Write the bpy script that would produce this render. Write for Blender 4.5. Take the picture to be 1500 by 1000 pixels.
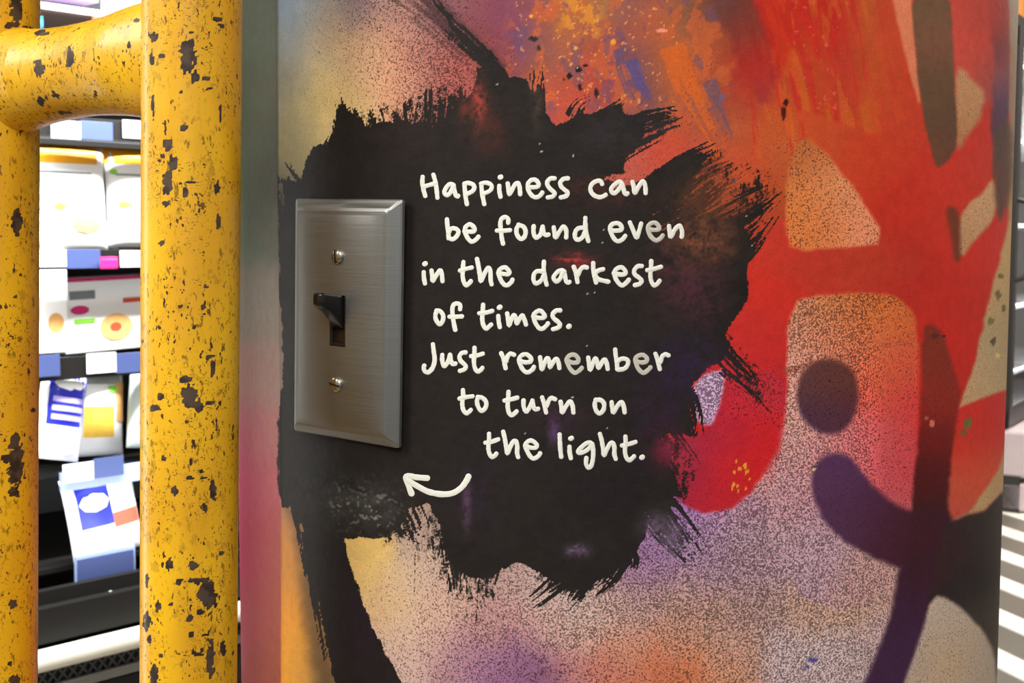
import bpy, bmesh, math, random
import numpy as np
from mathutils import Vector, Matrix
random.seed(4)
sc = bpy.context.scene
for o in list(bpy.data.objects): bpy.data.objects.remove(o)

# ------------------------------------------------------------------ camera
FPX, PITCH, ROLL, CH = 1886.0, 0.078, 0.002, 1.35
cd = bpy.data.cameras.new('camera'); cam = bpy.data.objects.new('camera', cd); sc.collection.objects.link(cam)
cd.sensor_width = 36.0; cd.lens = FPX / 1500 * 36.0; cd.clip_start = .01; cd.clip_end = 100
cam.matrix_world = (Matrix.Translation((0, 0, CH)) @ Matrix.Rotation(math.pi/2 - PITCH, 4, 'X') @ Matrix.Rotation(ROLL, 4, 'Z'))
cd.dof.use_dof = True; cd.dof.focus_distance = .61; cd.dof.aperture_fstop = 30
sc.camera = cam
sc.view_settings.view_transform = 'Standard'; sc.view_settings.look = 'None'
sc.view_settings.gamma = 1; sc.view_settings.use_curve_mapping = False
sc.view_settings.exposure = 0.0

# ------------------------------------------------------------------ world and lamps
w = bpy.data.worlds.new('world'); sc.world = w; w.use_nodes = True
bg = w.node_tree.nodes['Background']; bg.inputs[0].default_value = (1.0, .93, .84, 1); bg.inputs[1].default_value = .34

def area(name, loc, target, sx, sy, power, col):
    l = bpy.data.lights.new(name, 'AREA'); l.shape = 'RECTANGLE'; l.size = sx; l.size_y = sy; l.energy = power; l.color = col
    o = bpy.data.objects.new(name, l); sc.collection.objects.link(o); o.location = loc
    o.rotation_euler = (Vector(target) - Vector(loc)).to_track_quat('-Z', 'Y').to_euler(); return o
area('ceiling_lamp', (-.1, -1.5, 2.9), (.06, .8, 1.3), 1.6, 1.2, 54, (1.0, .96, .91))
area('ceiling_lamp', (-2.2, -.2, 2.9), (.06, .8, 1.3), 1.2, 1.2, 66, (1.0, .97, .93))
area('ceiling_lamp', (2.6, .6, 2.9), (.2, .8, 1.3), 1.2, 1.2, 17, (1.0, .93, .84))
area('ceiling_lamp', (3.3, 5.2, 3.0), (3.0, 5.2, 0), 1.5, 1.5, 150, (1.0, .95, .88))

area('added_left_light', (-1.95, 1.25, 1.3), (-.1, .65, 1.3), .16, 1.7, 12, (.95, 1.0, .97))  # unseen light added at left for the plate's pale band and side fill

# ------------------------------------------------------------------ camera maths shared by everything placed along a sight line
cp, sp = math.cos(PITCH), math.sin(PITCH)
FW = np.array([0, cp, -sp]); UP0 = np.array([0, sp, cp]); RT0 = np.array([1., 0, 0])
RTv = RT0*math.cos(ROLL) + UP0*math.sin(ROLL); UPv = -RT0*math.sin(ROLL) + UP0*math.cos(ROLL)
CAM = np.array([0, 0, CH])
def ray(px, py):
    d = FW + (px-750)/FPX*RTv - (py-500)/FPX*UPv
    return d
def at_depth(px, py, Y):
    d = ray(px, py); return Vector(CAM + d*(Y/d[1]))
def on_plane(px, py, p, n):
    d = ray(px, py); t = np.dot(np.array(p)-CAM, n)/np.dot(d, n); return CAM + d*t

# ------------------------------------------------------------------ helpers
def link(o, parent=None):
    sc.collection.objects.link(o)
    if parent is not None: o.parent = parent
    return o
def empty(name, loc, label, cat, group=None, rot=None):
    o = bpy.data.objects.new(name, None); o.empty_display_size = .05; link(o); o.location = loc
    if rot: o.rotation_euler = rot
    return tag(o, label, cat, group)
def tag(o, label, cat, group=None):
    o['label'] = label; o['category'] = cat
    if group: o['group'] = group
    return o
def mobj(name, V, F, mat, parent=None, smooth=False):
    me = bpy.data.meshes.new(name); me.from_pydata([tuple(v) for v in V], [], F); me.update()
    me.materials.append(mat)
    if smooth: me.polygons.foreach_set('use_smooth', [True]*len(me.polygons))
    return link(bpy.data.objects.new(name, me), parent)
def bobj(name, bm, mat, parent=None, smooth=False):
    me = bpy.data.meshes.new(name); bmesh.ops.recalc_face_normals(bm, faces=bm.faces); bm.to_mesh(me); bm.free(); me.materials.append(mat)
    if smooth: me.polygons.foreach_set('use_smooth', [True]*len(me.polygons))
    return link(bpy.data.objects.new(name, me), parent)
def bbox(bm, c, s, bev=0, rot=None, seg=2):
    r = bmesh.ops.create_cube(bm, size=1); vs = r['verts']
    bmesh.ops.scale(bm, vec=s, verts=vs)
    if bev: 
        es = list({e for v in vs for e in v.link_edges})
        g = bmesh.ops.bevel(bm, geom=es, offset=bev, segments=seg, affect='EDGES', profile=.5)
        vs = list({v for v in g['verts']} | {v for v in vs if v.is_valid})
    if rot is not None: bmesh.ops.rotate(bm, cent=(0, 0, 0), matrix=rot, verts=vs)
    bmesh.ops.translate(bm, vec=c, verts=vs)
def box(name, c, s, mat, parent=None, bev=0, rot=None):
    bm = bmesh.new(); bbox(bm, c, s, bev, rot); return bobj(name, bm, mat, parent)
def lin(c):
    c = np.asarray(c, float)/255.
    return np.where(c <= .04045, c/12.92, ((c+.055)/1.055)**2.4)
def nmat(name):
    m = bpy.data.materials.new(name); m.use_nodes = True; nt = m.node_tree
    return m, nt, nt.nodes, nt.links, nt.nodes['Principled BSDF']
def pmat(name, rgb, rough=.5, metal=0, spec=.5, vary=.06, scale=20, bump=0, bscale=200, coat=0):
    m, nt, N, L, b = nmat(name); c = lin(rgb)
    tc = N.new('ShaderNodeTexCoord'); nz = N.new('ShaderNodeTexNoise'); nz.inputs['Scale'].default_value = scale; nz.inputs['Detail'].default_value = 4
    L.new(tc.outputs['Object'], nz.inputs['Vector'])
    mx = N.new('ShaderNodeMix'); mx.data_type = 'RGBA'
    mx.inputs[6].default_value = (*(c*(1-vary)), 1); mx.inputs[7].default_value = (*np.minimum(c*(1+vary), 1), 1)
    L.new(nz.outputs['Fac'], mx.inputs[0]); L.new(mx.outputs[2], b.inputs['Base Color'])
    b.inputs['Roughness'].default_value = rough; b.inputs['Metallic'].default_value = metal; b.inputs['Specular IOR Level'].default_value = spec
    b.inputs['Coat Weight'].default_value = coat
    if bump:
        n2 = N.new('ShaderNodeTexNoise'); n2.inputs['Scale'].default_value = bscale; n2.inputs['Detail'].default_value = 5; L.new(tc.outputs['Object'], n2.inputs['Vector'])
        bp = N.new('ShaderNodeBump'); bp.inputs['Strength'].default_value = bump; bp.inputs['Distance'].default_value = .001
        L.new(n2.outputs['Fac'], bp.inputs['Height']); L.new(bp.outputs['Normal'], b.inputs['Normal'])
    return m

# ------------------------------------------------------------------ numpy noise
_rs = np.random.RandomState(7); _tab = _rs.rand(256, 256)
def vn(x, y, k=0):
    x = np.asarray(x, float)+k*17.3+1000; y = np.asarray(y, float)+k*31.7+1000
    xi = np.floor(x).astype(int); yi = np.floor(y).astype(int); fx = x-xi; fy = y-yi
    fx = fx*fx*(3-2*fx); fy = fy*fy*(3-2*fy)
    a = _tab[xi & 255, yi & 255]; b = _tab[(xi+1) & 255, yi & 255]; c = _tab[xi & 255, (yi+1) & 255]; d = _tab[(xi+1) & 255, (yi+1) & 255]
    return (a*(1-fx)+b*fx)*(1-fy)+(c*(1-fx)+d*fx)*fy
def fbm(x, y, k=0, o=4):
    s = 0; a = .5; t = 0
    for i in range(o): s = s+a*vn(x*2**i, y*2**i, k+i*3); t += a; a *= .55
    return s/t
def sm(a, b, x):
    t = np.clip((x-a)/(b-a), 0, 1); return t*t*(3-2*t)

# ------------------------------------------------------------------ column geometry
CR, CX, CY = .228, .0615, .792
LIMB = math.acos(CR/math.hypot(CX, CY)); PHI = math.atan2(CX, CY); TL, TR = -LIMB-PHI, LIMB-PHI
def cyl(th, z, r=CR):
    return np.stack([CX+r*np.sin(th), CY-r*np.cos(th), z+0*th], -1)
def proj(P):
    Q = P-CAM; d = Q@FW
    return 750+FPX*(Q@RTv)/d, 500-FPX*(Q@UPv)/d
def hit(px, py):
    """sight line on the column: angle and height"""
    px = np.asarray(px, float); py = np.asarray(py, float)
    d = FW + ((px-750)/FPX)[..., None]*RTv - ((py-500)/FPX)[..., None]*UPv
    a = d[..., 0]**2+d[..., 1]**2; b = -2*(d[..., 0]*CX+d[..., 1]*CY); c = CX**2+CY**2-CR**2
    t = (-b-np.sqrt(np.maximum(b*b-4*a*c, 0)))/(2*a)
    P = CAM+d*t[..., None]
    return np.arctan2(P[..., 0]-CX, CY-P[..., 1]), P[..., 2]
SEAM = float(hit(408., 500.)[0])

# ------------------------------------------------------------------ painting on the column
class Paint:
    def __init__(s, X, Y):
        s.X = X; s.Y = Y; n = len(X)
        s.n1 = fbm(X/14, Y/14, 1)-.5; s.n2 = fbm(X/45, Y/45, 2)-.5; s.n3 = vn(X/3.2, Y/3.2, 3)-.5
        s.C = np.zeros((n, 3)); s.S = np.zeros(n); s.K = np.zeros(n); s.T = np.tile(np.array([36., 32, 30]), (n, 1))
    def rbf(s, smp, X, Y, sig):
        smp = np.array(smp, float); W = np.zeros(len(X))+1e-12; out = np.zeros((len(X), smp.shape[1]-2))
        for r in smp:
            g = np.exp(-((X-r[0])**2+(Y-r[1])**2)/(2*sig*sig))+1e-7/(1+((X-r[0])**2+(Y-r[1])**2)/1e4)
            W += g; out += g[:, None]*r[2:]
        return out/W[:, None]
    def base(s, smp, sig, warp=22):
        o = s.rbf(smp, s.X+s.n2*warp, s.Y+s.n1*warp, sig); s.C[:] = o[:, :3]; s.S[:] = o[:, 3]
    @staticmethod
    def chaikin(P, n):
        P = np.array(P, float)
        for _ in range(n):
            Q = np.roll(P, -1, 0); P = np.stack([P*.75+Q*.25, P*.25+Q*.75], 1).reshape(-1, 2)
        return P
    def sd(s, P, X, Y):
        d = np.full(len(X), 1e9); ins = np.zeros(len(X), bool)
        for i in range(len(P)):
            a = P[i]; b = P[(i+1) % len(P)]; e = b-a; L = e@e+1e-9
            t = np.clip(((X-a[0])*e[0]+(Y-a[1])*e[1])/L, 0, 1)
            d = np.minimum(d, (X-a[0]-t*e[0])**2+(Y-a[1]-t*e[1])**2)
            c = ((a[1] <= Y) != (b[1] <= Y)); 
            if abs(e[1]) > 1e-9: ins ^= c & (X < a[0]+(Y-a[1])*e[0]/e[1])
        d = np.sqrt(d); return np.where(ins, -d, d)
    def mask(s, poly, soft, wob, rnd, pad=0):
        P = s.chaikin(poly, rnd) if rnd else np.array(poly, float)
        m = soft*2+wob*2+6; x0, y0 = P.min(0)-m; x1, y1 = P.max(0)+m
        I = np.nonzero((s.X > x0) & (s.X < x1) & (s.Y > y0) & (s.Y < y1))[0]
        d = s.sd(P, s.X[I], s.Y[I])+wob*2*s.n1[I]
        return I, 1-sm(-soft, soft, d)
    def layer(s, poly, col, soft=4, spk=None, wob=3, rnd=1, alpha=1., sig=40):
        I, a = s.mask(poly, soft, wob, rnd); a = a*alpha
        if len(I) == 0: return
        c = np.array(col, float)
        if c.ndim == 2: c = s.rbf(col, s.X[I], s.Y[I], sig)
        s.C[I] = s.C[I]*(1-a[:, None])+c*a[:, None]
        if spk is not None: s.S[I] = s.S[I]*(1-a)+spk*a
    def black(s, poly, soft=2.5, wob=3, rnd=0, rough=0, sub=False, alpha=1.):
        I, a = s.mask(poly, soft, wob, rnd); a = a*alpha
        if rough: 
            a = a*(1-rough*(fbm(s.X[I]/4, s.Y[I]/9, 5) > .52))
        if sub: s.K[I] *= 1-a
        else: s.K[I] = np.maximum(s.K[I], a)
    def tint(s, x, y, rx, ry, col, a=1., n=1.):
        e = ((s.X-x)/rx)**2+((s.Y-y)/ry)**2; I = np.nonzero(e < 4)[0]
        g = np.exp(-e[I]*1.2)*a*np.clip(1+n*2.2*(s.n1[I]+s.n3[I]*.5), 0, 2); g = np.clip(g, 0, 1)[:, None]
        s.T[I] = s.T[I]*(1-g)+np.array(col, float)*g
    def stroke(s, pts, w, mode='K', col=None, dry=(.1, .9), nb=9, alpha=1., seed=0, edge=.25):
        P = np.array(pts, float)
        for _ in range(2):
            Q = [P[0]]
            for i in range(len(P)-1): Q += [P[i]*.75+P[i+1]*.25, P[i]*.25+P[i+1]*.75]
            Q.append(P[-1]); P = np.array(Q)
        w0, w1 = w if isinstance(w, tuple) else (w, w); m = max(w0, w1)+3
        x0, y0 = P.min(0)-m; x1, y1 = P.max(0)+m
        I = np.nonzero((s.X > x0) & (s.X < x1) & (s.Y > y0) & (s.Y < y1))[0]
        if len(I) == 0: return
        X = s.X[I]; Y = s.Y[I]; best = np.full(len(I), 1e9); ss = np.zeros(len(I)); tt = np.zeros(len(I)); acc = 0
        L = np.linalg.norm(np.diff(P, axis=0), axis=1); tot = L.sum()
        over = np.zeros(len(I))
        for i in range(len(P)-1):
            a = P[i]; e = P[i+1]-a; l = L[i]+1e-9; e = e/l
            u = (X-a[0])*e[0]+(Y-a[1])*e[1]; v = -(X-a[0])*e[1]+(Y-a[1])*e[0]
            uc = np.clip(u, 0, l); d = (u-uc)**2+v**2; k = d < best
            best[k] = d[k]; ss[k] = (acc+uc[k])/tot; tt[k] = v[k]; over[k] = (u-uc)[k]; acc += l
        W = w0+(w1-w0)*ss; t = tt/W
        b = vn(t*nb+seed*3.7, ss*tot/60+seed, 11+seed)*.62+vn(t*nb*2.6+seed, ss*tot/22, 13+seed)*.38
        end = vn(t*nb*1.3+9, t*0+seed, 15)   # ragged end of each bristle
        thr = dry[0]+(dry[1]-dry[0])*ss
        a = sm(-.12, .12, b-thr+.12*s.n3[I]) * (1-sm(1-edge, 1, np.abs(t)+.2*s.n1[I]))
        a = a*(np.abs(over) < 1.5+3*end)*(ss < .72+.32*end)*alpha
        if mode == 'K': s.K[I] = np.maximum(s.K[I], a)
        elif mode == 'X': s.K[I] = s.K[I]*(1-a)
        elif mode == 'T': s.T[I] = s.T[I]*(1-a[:, None])+np.array(col, float)*a[:, None]
        else: s.C[I] = s.C[I]*(1-a[:, None])+np.array(col, float)*a[:, None]
    def blob(s, x, y, rx, ry, col, thr=.0, mode='C', seed=0):
        I = np.nonzero((abs(s.X-x) < rx*1.6) & (abs(s.Y-y) < ry*1.6))[0]
        e = np.sqrt(((s.X[I]-x)/rx)**2+((s.Y[I]-y)/ry)**2)+1.3*(fbm(s.X[I]/5+seed, s.Y[I]/5, 21)-.5)
        a = 1-sm(.75, 1.0, e)
        if mode == 'C': s.C[I] = s.C[I]*(1-a[:, None])+np.array(col, float)*a[:, None]; s.S[I] *= 1-a
        else: s.T[I] = s.T[I]*(1-a[:, None])+np.array(col, float)*a[:, None]
#PAINT_BEGIN
def do_paint(X, Y):
    p = Paint(X, Y)
    B = [ # x, y, r, g, b, speckle
     (352,20,104,120,90,0),(378,20,80,86,70,0),(400,20,56,54,50,0),(352,150,92,108,80,0),(378,150,86,84,64,0),(401,150,58,52,46,0),
     (352,250,96,118,88,0),(380,250,92,90,72,0),(401,250,64,58,50,0),(352,330,104,128,104,0),(380,330,104,100,90,0),(401,330,76,70,64,0),
     (352,450,132,126,112,0),(376,450,126,116,106,0),(402,450,104,94,86,0),(352,550,156,108,104,0),(380,550,146,120,112,0),(402,550,118,98,88,0),
     (352,640,172,76,98,0),(380,640,160,108,106,0),(402,640,134,98,88,0),(352,700,178,56,94,0),(376,700,168,84,96,0),(402,700,142,92,78,0),
     (352,800,172,50,92,0),(378,800,156,68,78,0),(402,800,142,88,58,0),(352,900,166,54,88,0),(380,900,146,74,72,0),(402,900,144,80,46,0),(352,990,152,54,78,0),(380,990,136,68,62,0),(402,990,142,76,36,0),
     # upper left
     (420,8,98,112,126,.1),(450,8,112,122,134,.1),(420,60,102,106,106,.1),(450,55,116,116,110,.1),(426,120,100,96,80,.1),(432,170,124,116,86,.1),(425,215,132,122,86,.1),(440,235,150,138,98,.1),
     (478,20,192,174,150,.25),(475,70,208,186,144,.2),(476,120,212,190,136,.2),(476,160,226,194,122,.15),(480,195,222,200,146,.1),(500,150,208,178,120,.2),
     (515,20,112,98,112,.5),(500,60,196,164,130,.4),(535,60,202,160,124,.45),(530,110,206,168,130,.4),(560,20,164,130,120,.6),(570,70,202,150,118,.55),(570,120,208,156,122,.45),
     (600,30,174,118,108,.6),(610,80,186,120,100,.7),(610,130,190,124,100,.6),(650,20,140,82,88,.45),(650,70,164,88,80,.7),(655,120,190,92,80,.8),(680,90,176,76,66,.7),(680,130,186,78,66,.7),(700,20,140,66,76,.3),
     (715,60,134,54,54,.3),(700,160,130,50,48,.3),(740,30,132,60,80,.1),(757,60,104,70,108,.05),(760,20,112,64,96,.05),(740,95,136,62,58,.2),(780,20,150,84,62,.1),(800,60,142,80,70,.1),(790,90,134,82,66,.1),
     (800,140,172,82,66,.15),(815,175,176,72,60,.15),(840,60,166,96,58,0),(845,100,164,78,58,.1),(840,140,180,76,54,.1),(875,60,160,72,56,0),(885,100,190,58,46,0),(880,140,170,66,52,.1),
     (850,10,170,100,50,0),(880,10,152,104,66,0),(915,15,120,78,86,0),(905,90,100,72,92,0),(925,110,96,72,106,0),(945,140,96,68,92,.1),(925,50,156,80,62,0),(950,30,178,86,52,0),
     (960,90,134,76,62,.1),(970,130,150,80,58,.15),(985,75,186,92,46,.1),(990,120,196,94,32,.1),(1010,30,130,84,60,.1),(1010,160,190,86,46,.2),(1040,90,168,84,48,.2),(1040,140,128,80,66,.15),(1060,60,180,82,46,.1),(1045,20,118,66,52,0),
     (1050,190,150,84,66,.2),(1065,130,176,78,46,.1),(1070,20,98,56,50,0),(1080,60,120,52,46,0),(1090,100,168,38,32,0),(1100,140,172,58,44,0),(1080,110,160,36,32,0),
     (1110,30,152,46,40,0),(1130,30,188,44,32,0),(1145,70,192,44,30,0),(1140,120,190,80,44,0),(1170,30,186,44,26,0),(1190,70,190,66,30,0),(1175,110,180,48,34,0),(1200,110,188,84,38,0),(1220,40,184,44,32,0),
     (1240,90,182,34,40,0),(1240,140,184,46,40,0),(1275,40,188,84,40,0),(1270,90,188,92,38,0),(1290,130,190,92,38,0),(1265,160,190,76,36,0),(1200,160,192,70,32,0),(1240,200,196,62,34,0),(1300,190,192,72,38,0),
     (1320,60,198,66,40,0),(1325,110,196,54,38,0),(1330,200,192,60,38,0),(1320,250,196,56,38,0),(1280,250,196,60,36,0),(1340,300,190,46,32,0),
     (1130,180,190,84,38,.1),(1100,200,186,80,44,.1),(1090,250,196,78,44,.05),(1060,235,182,74,46,.1),(1150,220,182,86,48,.2),(1020,210,180,72,52,.1),(985,228,190,72,50,.1),(950,248,184,72,56,.1),(930,262,170,88,76,.5),(1120,280,176,76,40,.1),(1060,280,150,74,44,.1),(1100,320,170,60,40,.1),
     (1130,380,192,50,38,0),(1180,395,190,52,38,0),(1240,395,186,58,38,0),(1300,395,182,48,36,0),(1345,380,178,44,34,0),(1370,430,188,44,34,0),(1120,440,196,44,34,0),
     (1370,270,196,52,36,0),(1420,250,200,56,42,0),(1440,400,200,48,38,0),(1400,470,192,42,34,0),(1410,560,196,44,34,0),
     # red blob
     (1110,480,194,46,40,.1),(1100,540,186,38,44,.15),(1120,590,196,38,44,.2),(1100,640,190,34,40,.1),
     # lower field
     (1180,640,176,128,126,.8),(1160,700,176,130,130,.8),(1100,770,160,122,138,.85),(1050,790,150,112,146,.8),(1000,790,132,92,148,.75),(960,820,130,84,138,.75),(940,850,140,96,126,.75),(1020,830,150,110,140,.8),
     (1080,830,152,112,128,.85),(1130,830,166,126,140,.85),(1200,840,176,136,138,.85),(1280,850,186,134,124,.7),(1100,880,160,120,114,.85),(1180,890,182,136,114,.8),(1240,890,188,142,112,.75),(1150,960,178,150,152,.85),(1220,960,182,156,156,.8),(1270,940,180,146,144,.8),
     (1000,870,166,122,110,.85),(950,880,168,124,110,.8),(1050,910,172,124,104,.8),(1000,930,180,116,86,.75),(960,990,204,92,50,.5),(1010,985,206,98,48,.5),(1060,985,196,116,74,.65),(1080,960,178,128,106,.8),
     (900,900,170,130,116,.8),(920,950,190,116,84,.6),(890,985,190,92,66,.55),(850,930,176,136,118,.75),(840,980,170,94,92,.6),(790,990,120,64,104,.6),(760,960,128,74,112,.6),(720,985,132,76,120,.6),(690,960,150,98,122,.65),
     (800,920,176,128,116,.7),(750,910,166,112,108,.7),(800,860,166,136,126,.6),(740,850,160,122,112,.6),(850,880,164,136,126,.7),(700,920,160,108,102,.7),(660,990,150,100,112,.6),(640,950,182,134,124,.55),(600,980,190,150,134,.5),
     (590,930,208,168,136,.4),(640,900,198,152,122,.5),(570,880,212,174,122,.25),(540,830,220,186,118,.12),(530,800,218,180,104,.05),(590,850,206,172,136,.35),(620,820,188,152,124,.45),(625,770,160,132,118,.4),(660,870,180,138,118,.55),
     (411,290,84,78,68,0),(411,380,92,84,74,0),(411,470,104,92,82,0),(411,560,116,98,88,0),(411,640,128,98,84,0),(411,700,140,102,80,0),(415,750,164,116,78,.05),(418,800,176,118,62,.05),(420,850,184,122,52,.05),(425,900,200,134,44,.05),(425,960,208,140,38,.05),(450,850,176,124,58,.05),(455,960,188,132,50,.05),(470,990,150,130,96,.1),(440,990,204,136,36,.05)]
    p.base([b_ for b_ in B if b_[0] < 406], 30); c0, s0 = p.C.copy(), p.S.copy(); p.base([b_ for b_ in B if b_[0] > 406], 24)
    lf = 1-sm(406.5, 409, X); p.C[:] = p.C*(1-lf[:, None])+c0*lf[:, None]; p.S[:] = p.S*(1-lf)
    C, S = p.C, p.S
    def zone(x0, x1, y0, y1, f=25): return sm(x0-f, x0+f, X)*(1-sm(x1-f, x1+f, X))*sm(y0-f, y0+f, Y)*(1-sm(y1-f, y1+f, Y))
    def over(m, col): p.C[:] = p.C*(1-m[:, None])+np.array(col, float)*m[:, None]
    # flaked blotches, upper middle
    z = zone(745, 1075, -60, 165, 18); q = fbm(X/26+Y/80, Y/34, 31, 5)
    over(z*sm(.55, .62, q)*.7, (188, 90, 50)); over(z*sm(.585, .61, fbm(X/22, Y/40-X/70, 35, 5))*.5, (98, 72, 100))
    over(zone(820, 880, -40, 60, 15)*sm(.53, .57, fbm(X/12, Y/12, 37, 4))*.8, (206, 130, 44))
    over(zone(750, 1000, -40, 165, 15)*sm(.735, .77, fbm(X/5, Y/5, 39, 3))*.8, (226, 150, 78))
    # streaks running down and to the right, upper right
    z = zone(1080, 1330, -60, 230, 22); q = fbm((X-Y*.18)/9, Y/110, 41, 4)
    over(z*sm(.52, .62, q)*.5, (196, 36, 36)); over(z*sm(.56, .66, fbm((X-Y*.2)/14, Y/90, 43, 4))*.5, (204, 104, 36))
    over(zone(1160, 1245, -40, 180, 8)*sm(.735, .77, fbm(X/3.5, Y/7, 45, 3))*.7, (226, 96, 84))
    p.stroke([(985,70),(1005,130),(1040,200),(1075,250)], (22,14), 'C', (200,92,34), (.2,.6), 5, .8, 2)
    p.stroke([(925,90),(935,120),(955,150)], (11,6), 'C', (88,72,118), (.2,.5), 4, .9, 3)
    p.stroke([(905,75),(912,110),(930,150)], (8,8), 'C', (96,72,100), (.2,.5), 4, .8, 4)
    p.stroke([(1040,120),(1058,170),(1075,210)], (12,7), 'C', (104,78,98), (.2,.6), 4, .75, 5)
    # big dark red fan, top
    p.layer([(1030,-20),(1095,-20),(1130,50),(1140,120),(1120,160),(1095,120),(1065,50)], [(1050,10,98,58,50),(1080,50,124,50,44),(1100,100,172,34,32),(1110,140,150,50,52)], 7, 0, 6, 1, .8, 26)
    p.layer([(1095,-20),(1145,-20),(1160,60),(1150,110),(1130,70)], (190,40,28), 8, 0, 4, 1, .7)
    p.layer([(1290,-20),(1345,-20),(1345,110),(1380,300),(1310,250),(1275,170),(1265,120),(1280,60)], [(1310,20,196,64,40),(1285,110,192,88,38),(1330,120,200,52,40),(1330,200,198,62,40),(1350,260,198,50,36)], 9, 0, 6, 1, .7, 40)
    # main red mass
    p.layer([(1155,150),(1250,190),(1345,210),(1375,245),(1405,225),(1442,190),(1452,160),(1462,200),(1458,262),(1408,305),(1403,330),(1410,372),(1452,335),(1480,300),(1482,330),(1452,424),(1428,530),(1404,600),(1355,600),(1348,480),(1333,448),(1300,424),(1207,428),(1153,440),(1152,570),(1060,570),(1060,545),(1078,514),(1060,485),(1095,440),(1100,395),(1150,300),(1170,360),(1302,358),(1240,260),(1195,212)],
        [(1200,200,192,74,40),(1280,230,196,62,36),(1330,290,192,48,34),(1390,280,200,54,40),(1440,220,200,58,44),(1440,370,204,50,40),(1400,430,190,44,34),(1410,520,198,42,34),(1375,560,178,44,34),(1200,400,186,52,40),(1260,395,186,60,40),(1320,400,182,46,36),(1140,360,190,56,42),(1130,420,200,46,34),(1100,470,190,46,42),(1110,520,192,42,40),(1120,560,184,40,44)], 4, .06, 3, 1, 1, 30)
    p.layer([(1120,395),(1160,375),(1340,368),(1350,400),(1300,412),(1160,418)], (180,56,40), 10, .05, 8, 1, .5)
    # peach triangle and door shape
    p.layer([(1172,198),(1200,214),(1242,262),(1304,357),(1235,362),(1160,370),(1150,330),(1152,262)], [(1175,225,182,100,56),(1170,300,206,118,58),(1165,350,206,112,60),(1220,280,214,136,92),(1270,340,224,140,104),(1200,340,216,124,72)], 4, .5, 3, 1, 1, 30)
    p.layer([(1153,441),(1207,431),(1298,428),(1332,446),(1345,480),(1347,600),(1338,760),(1300,880),(1200,900),(1120,800),(1140,690),(1153,600)],
        [(1170,460,210,140,110),(1165,520,200,144,126),(1165,600,190,142,130),(1220,450,212,128,70),(1220,500,206,130,104),(1270,470,212,116,58),(1310,460,206,104,52),(1320,520,206,84,58),(1290,560,204,92,66),(1330,600,206,56,56),(1320,680,200,60,68),(1290,640,200,94,96),(1240,660,190,110,112),(1300,720,190,90,96),(1180,660,182,134,134),(1150,740,172,130,138),(1200,800,170,128,146),(1280,840,184,130,124),(1250,500,210,112,82)], 4, .78, 3, 1, 1, 32)
    p.S *= 1-.5*zone(1285,1360,450,770,22)
    p.stroke([(1150,545),(1220,527),(1290,508),(1345,500)], (7,4), 'C', (136,74,56), (.3,.6), 3, .55, 6)
    # red blob, lower left of door shape
    p.layer([(1060,545),(1152,545),(1149,600),(1143,640),(1126,685),(1088,736),(1044,755),(1000,742),(960,690),(940,640),(1000,640),(1040,630)],
        [(1130,570,178,44,54),(1100,560,170,38,50),(1080,620,186,34,46),(1120,640,196,34,38),(1080,680,198,34,34),(1050,720,180,34,46),(1010,700,150,36,60),(980,660,150,46,60),(1060,640,160,36,60)], 4.5, .12, 3, 1, 1, 26)
    p.S[:] += zone(1060,1150,540,620,15)*.35
    p.layer([(1012,569),(1036,545),(1064,540),(1056,590),(1044,622),(1027,624),(1016,600)], (172,142,172), 3.5, .9, 3)
    for i in range(16):
        p.blob(1068+vn(i*1.7,0,50)*40, 672+vn(i*2.3,1,51)*60, 1.6, 3.2, (222,150,50), seed=i)
    # right: brown bar and its neighbours
    p.layer([(1303,-20),(1334,-20),(1349,150),(1345,150),(1330,100)], (218,124,88), 3, .1, 1.5, 0)
    p.layer([(1388,-20),(1462,-20),(1462,130),(1446,190),(1440,215),(1400,240),(1398,100)], [(1410,20,206,76,62),(1430,80,206,72,58),(1440,20,180,70,60),(1455,100,160,78,74),(1415,90,206,80,66),(1440,200,200,56,44)], 5, .03, 3, 0, 1, 22)
    p.layer([(1401,98),(1418,108),(1444,138),(1438,170),(1415,205),(1400,222),(1396,160)], [(1410,130,184,138,98),(1430,140,204,152,108),(1410,190,170,112,74)], 6, .25, 3, 1)
    p.layer([(1333,-20),(1391,-20),(1397,80),(1400,150),(1403,212),(1392,232),(1375,246),(1368,240),(1350,160),(1342,90)], [(1365,20,112,82,58),(1385,60,128,80,62),(1370,120,102,74,54),(1385,200,100,70,52),(1375,235,110,66,50)], 2.8, .02, 2, 1, 1, 26)
    p.layer([(1447,-20),(1478,-20),(1480,80),(1478,190),(1456,262),(1452,180),(1456,90)], [(1455,20,188,72,66),(1470,30,150,60,56),(1468,80,136,66,70),(1468,140,96,66,92),(1468,180,98,62,80),(1460,220,110,70,66),(1450,120,160,90,90)], 4, .05, 3, 0, 1, 18)
    p.layer([(1477,-20),(1500,-20),(1500,420),(1476,420),(1478,200),(1480,60)], [(1485,20,166,144,122),(1485,100,162,132,104),(1483,180,164,130,104),(1480,260,170,132,84),(1478,320,190,150,100)], 3, .05, 1.5, 0, 1, 25)
    p.layer([(1408,309),(1440,280),(1458,258),(1461,318),(1430,352),(1405,380),(1402,340)], [(1450,280,206,160,116),(1425,320,206,158,118),(1408,350,176,128,92)], 4, .3, 3, 1)
    p.layer([(1384,302),(1404,306),(1408,340),(1406,380),(1399,384),(1392,340)], (108,56,38), 5, .1, 2, 1, .9)
    p.layer([(1457,190),(1480,170),(1483,235),(1480,280),(1468,322),(1462,324),(1457,280)], (92,72,62), 6, 0, 3, 1, .9)
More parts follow.
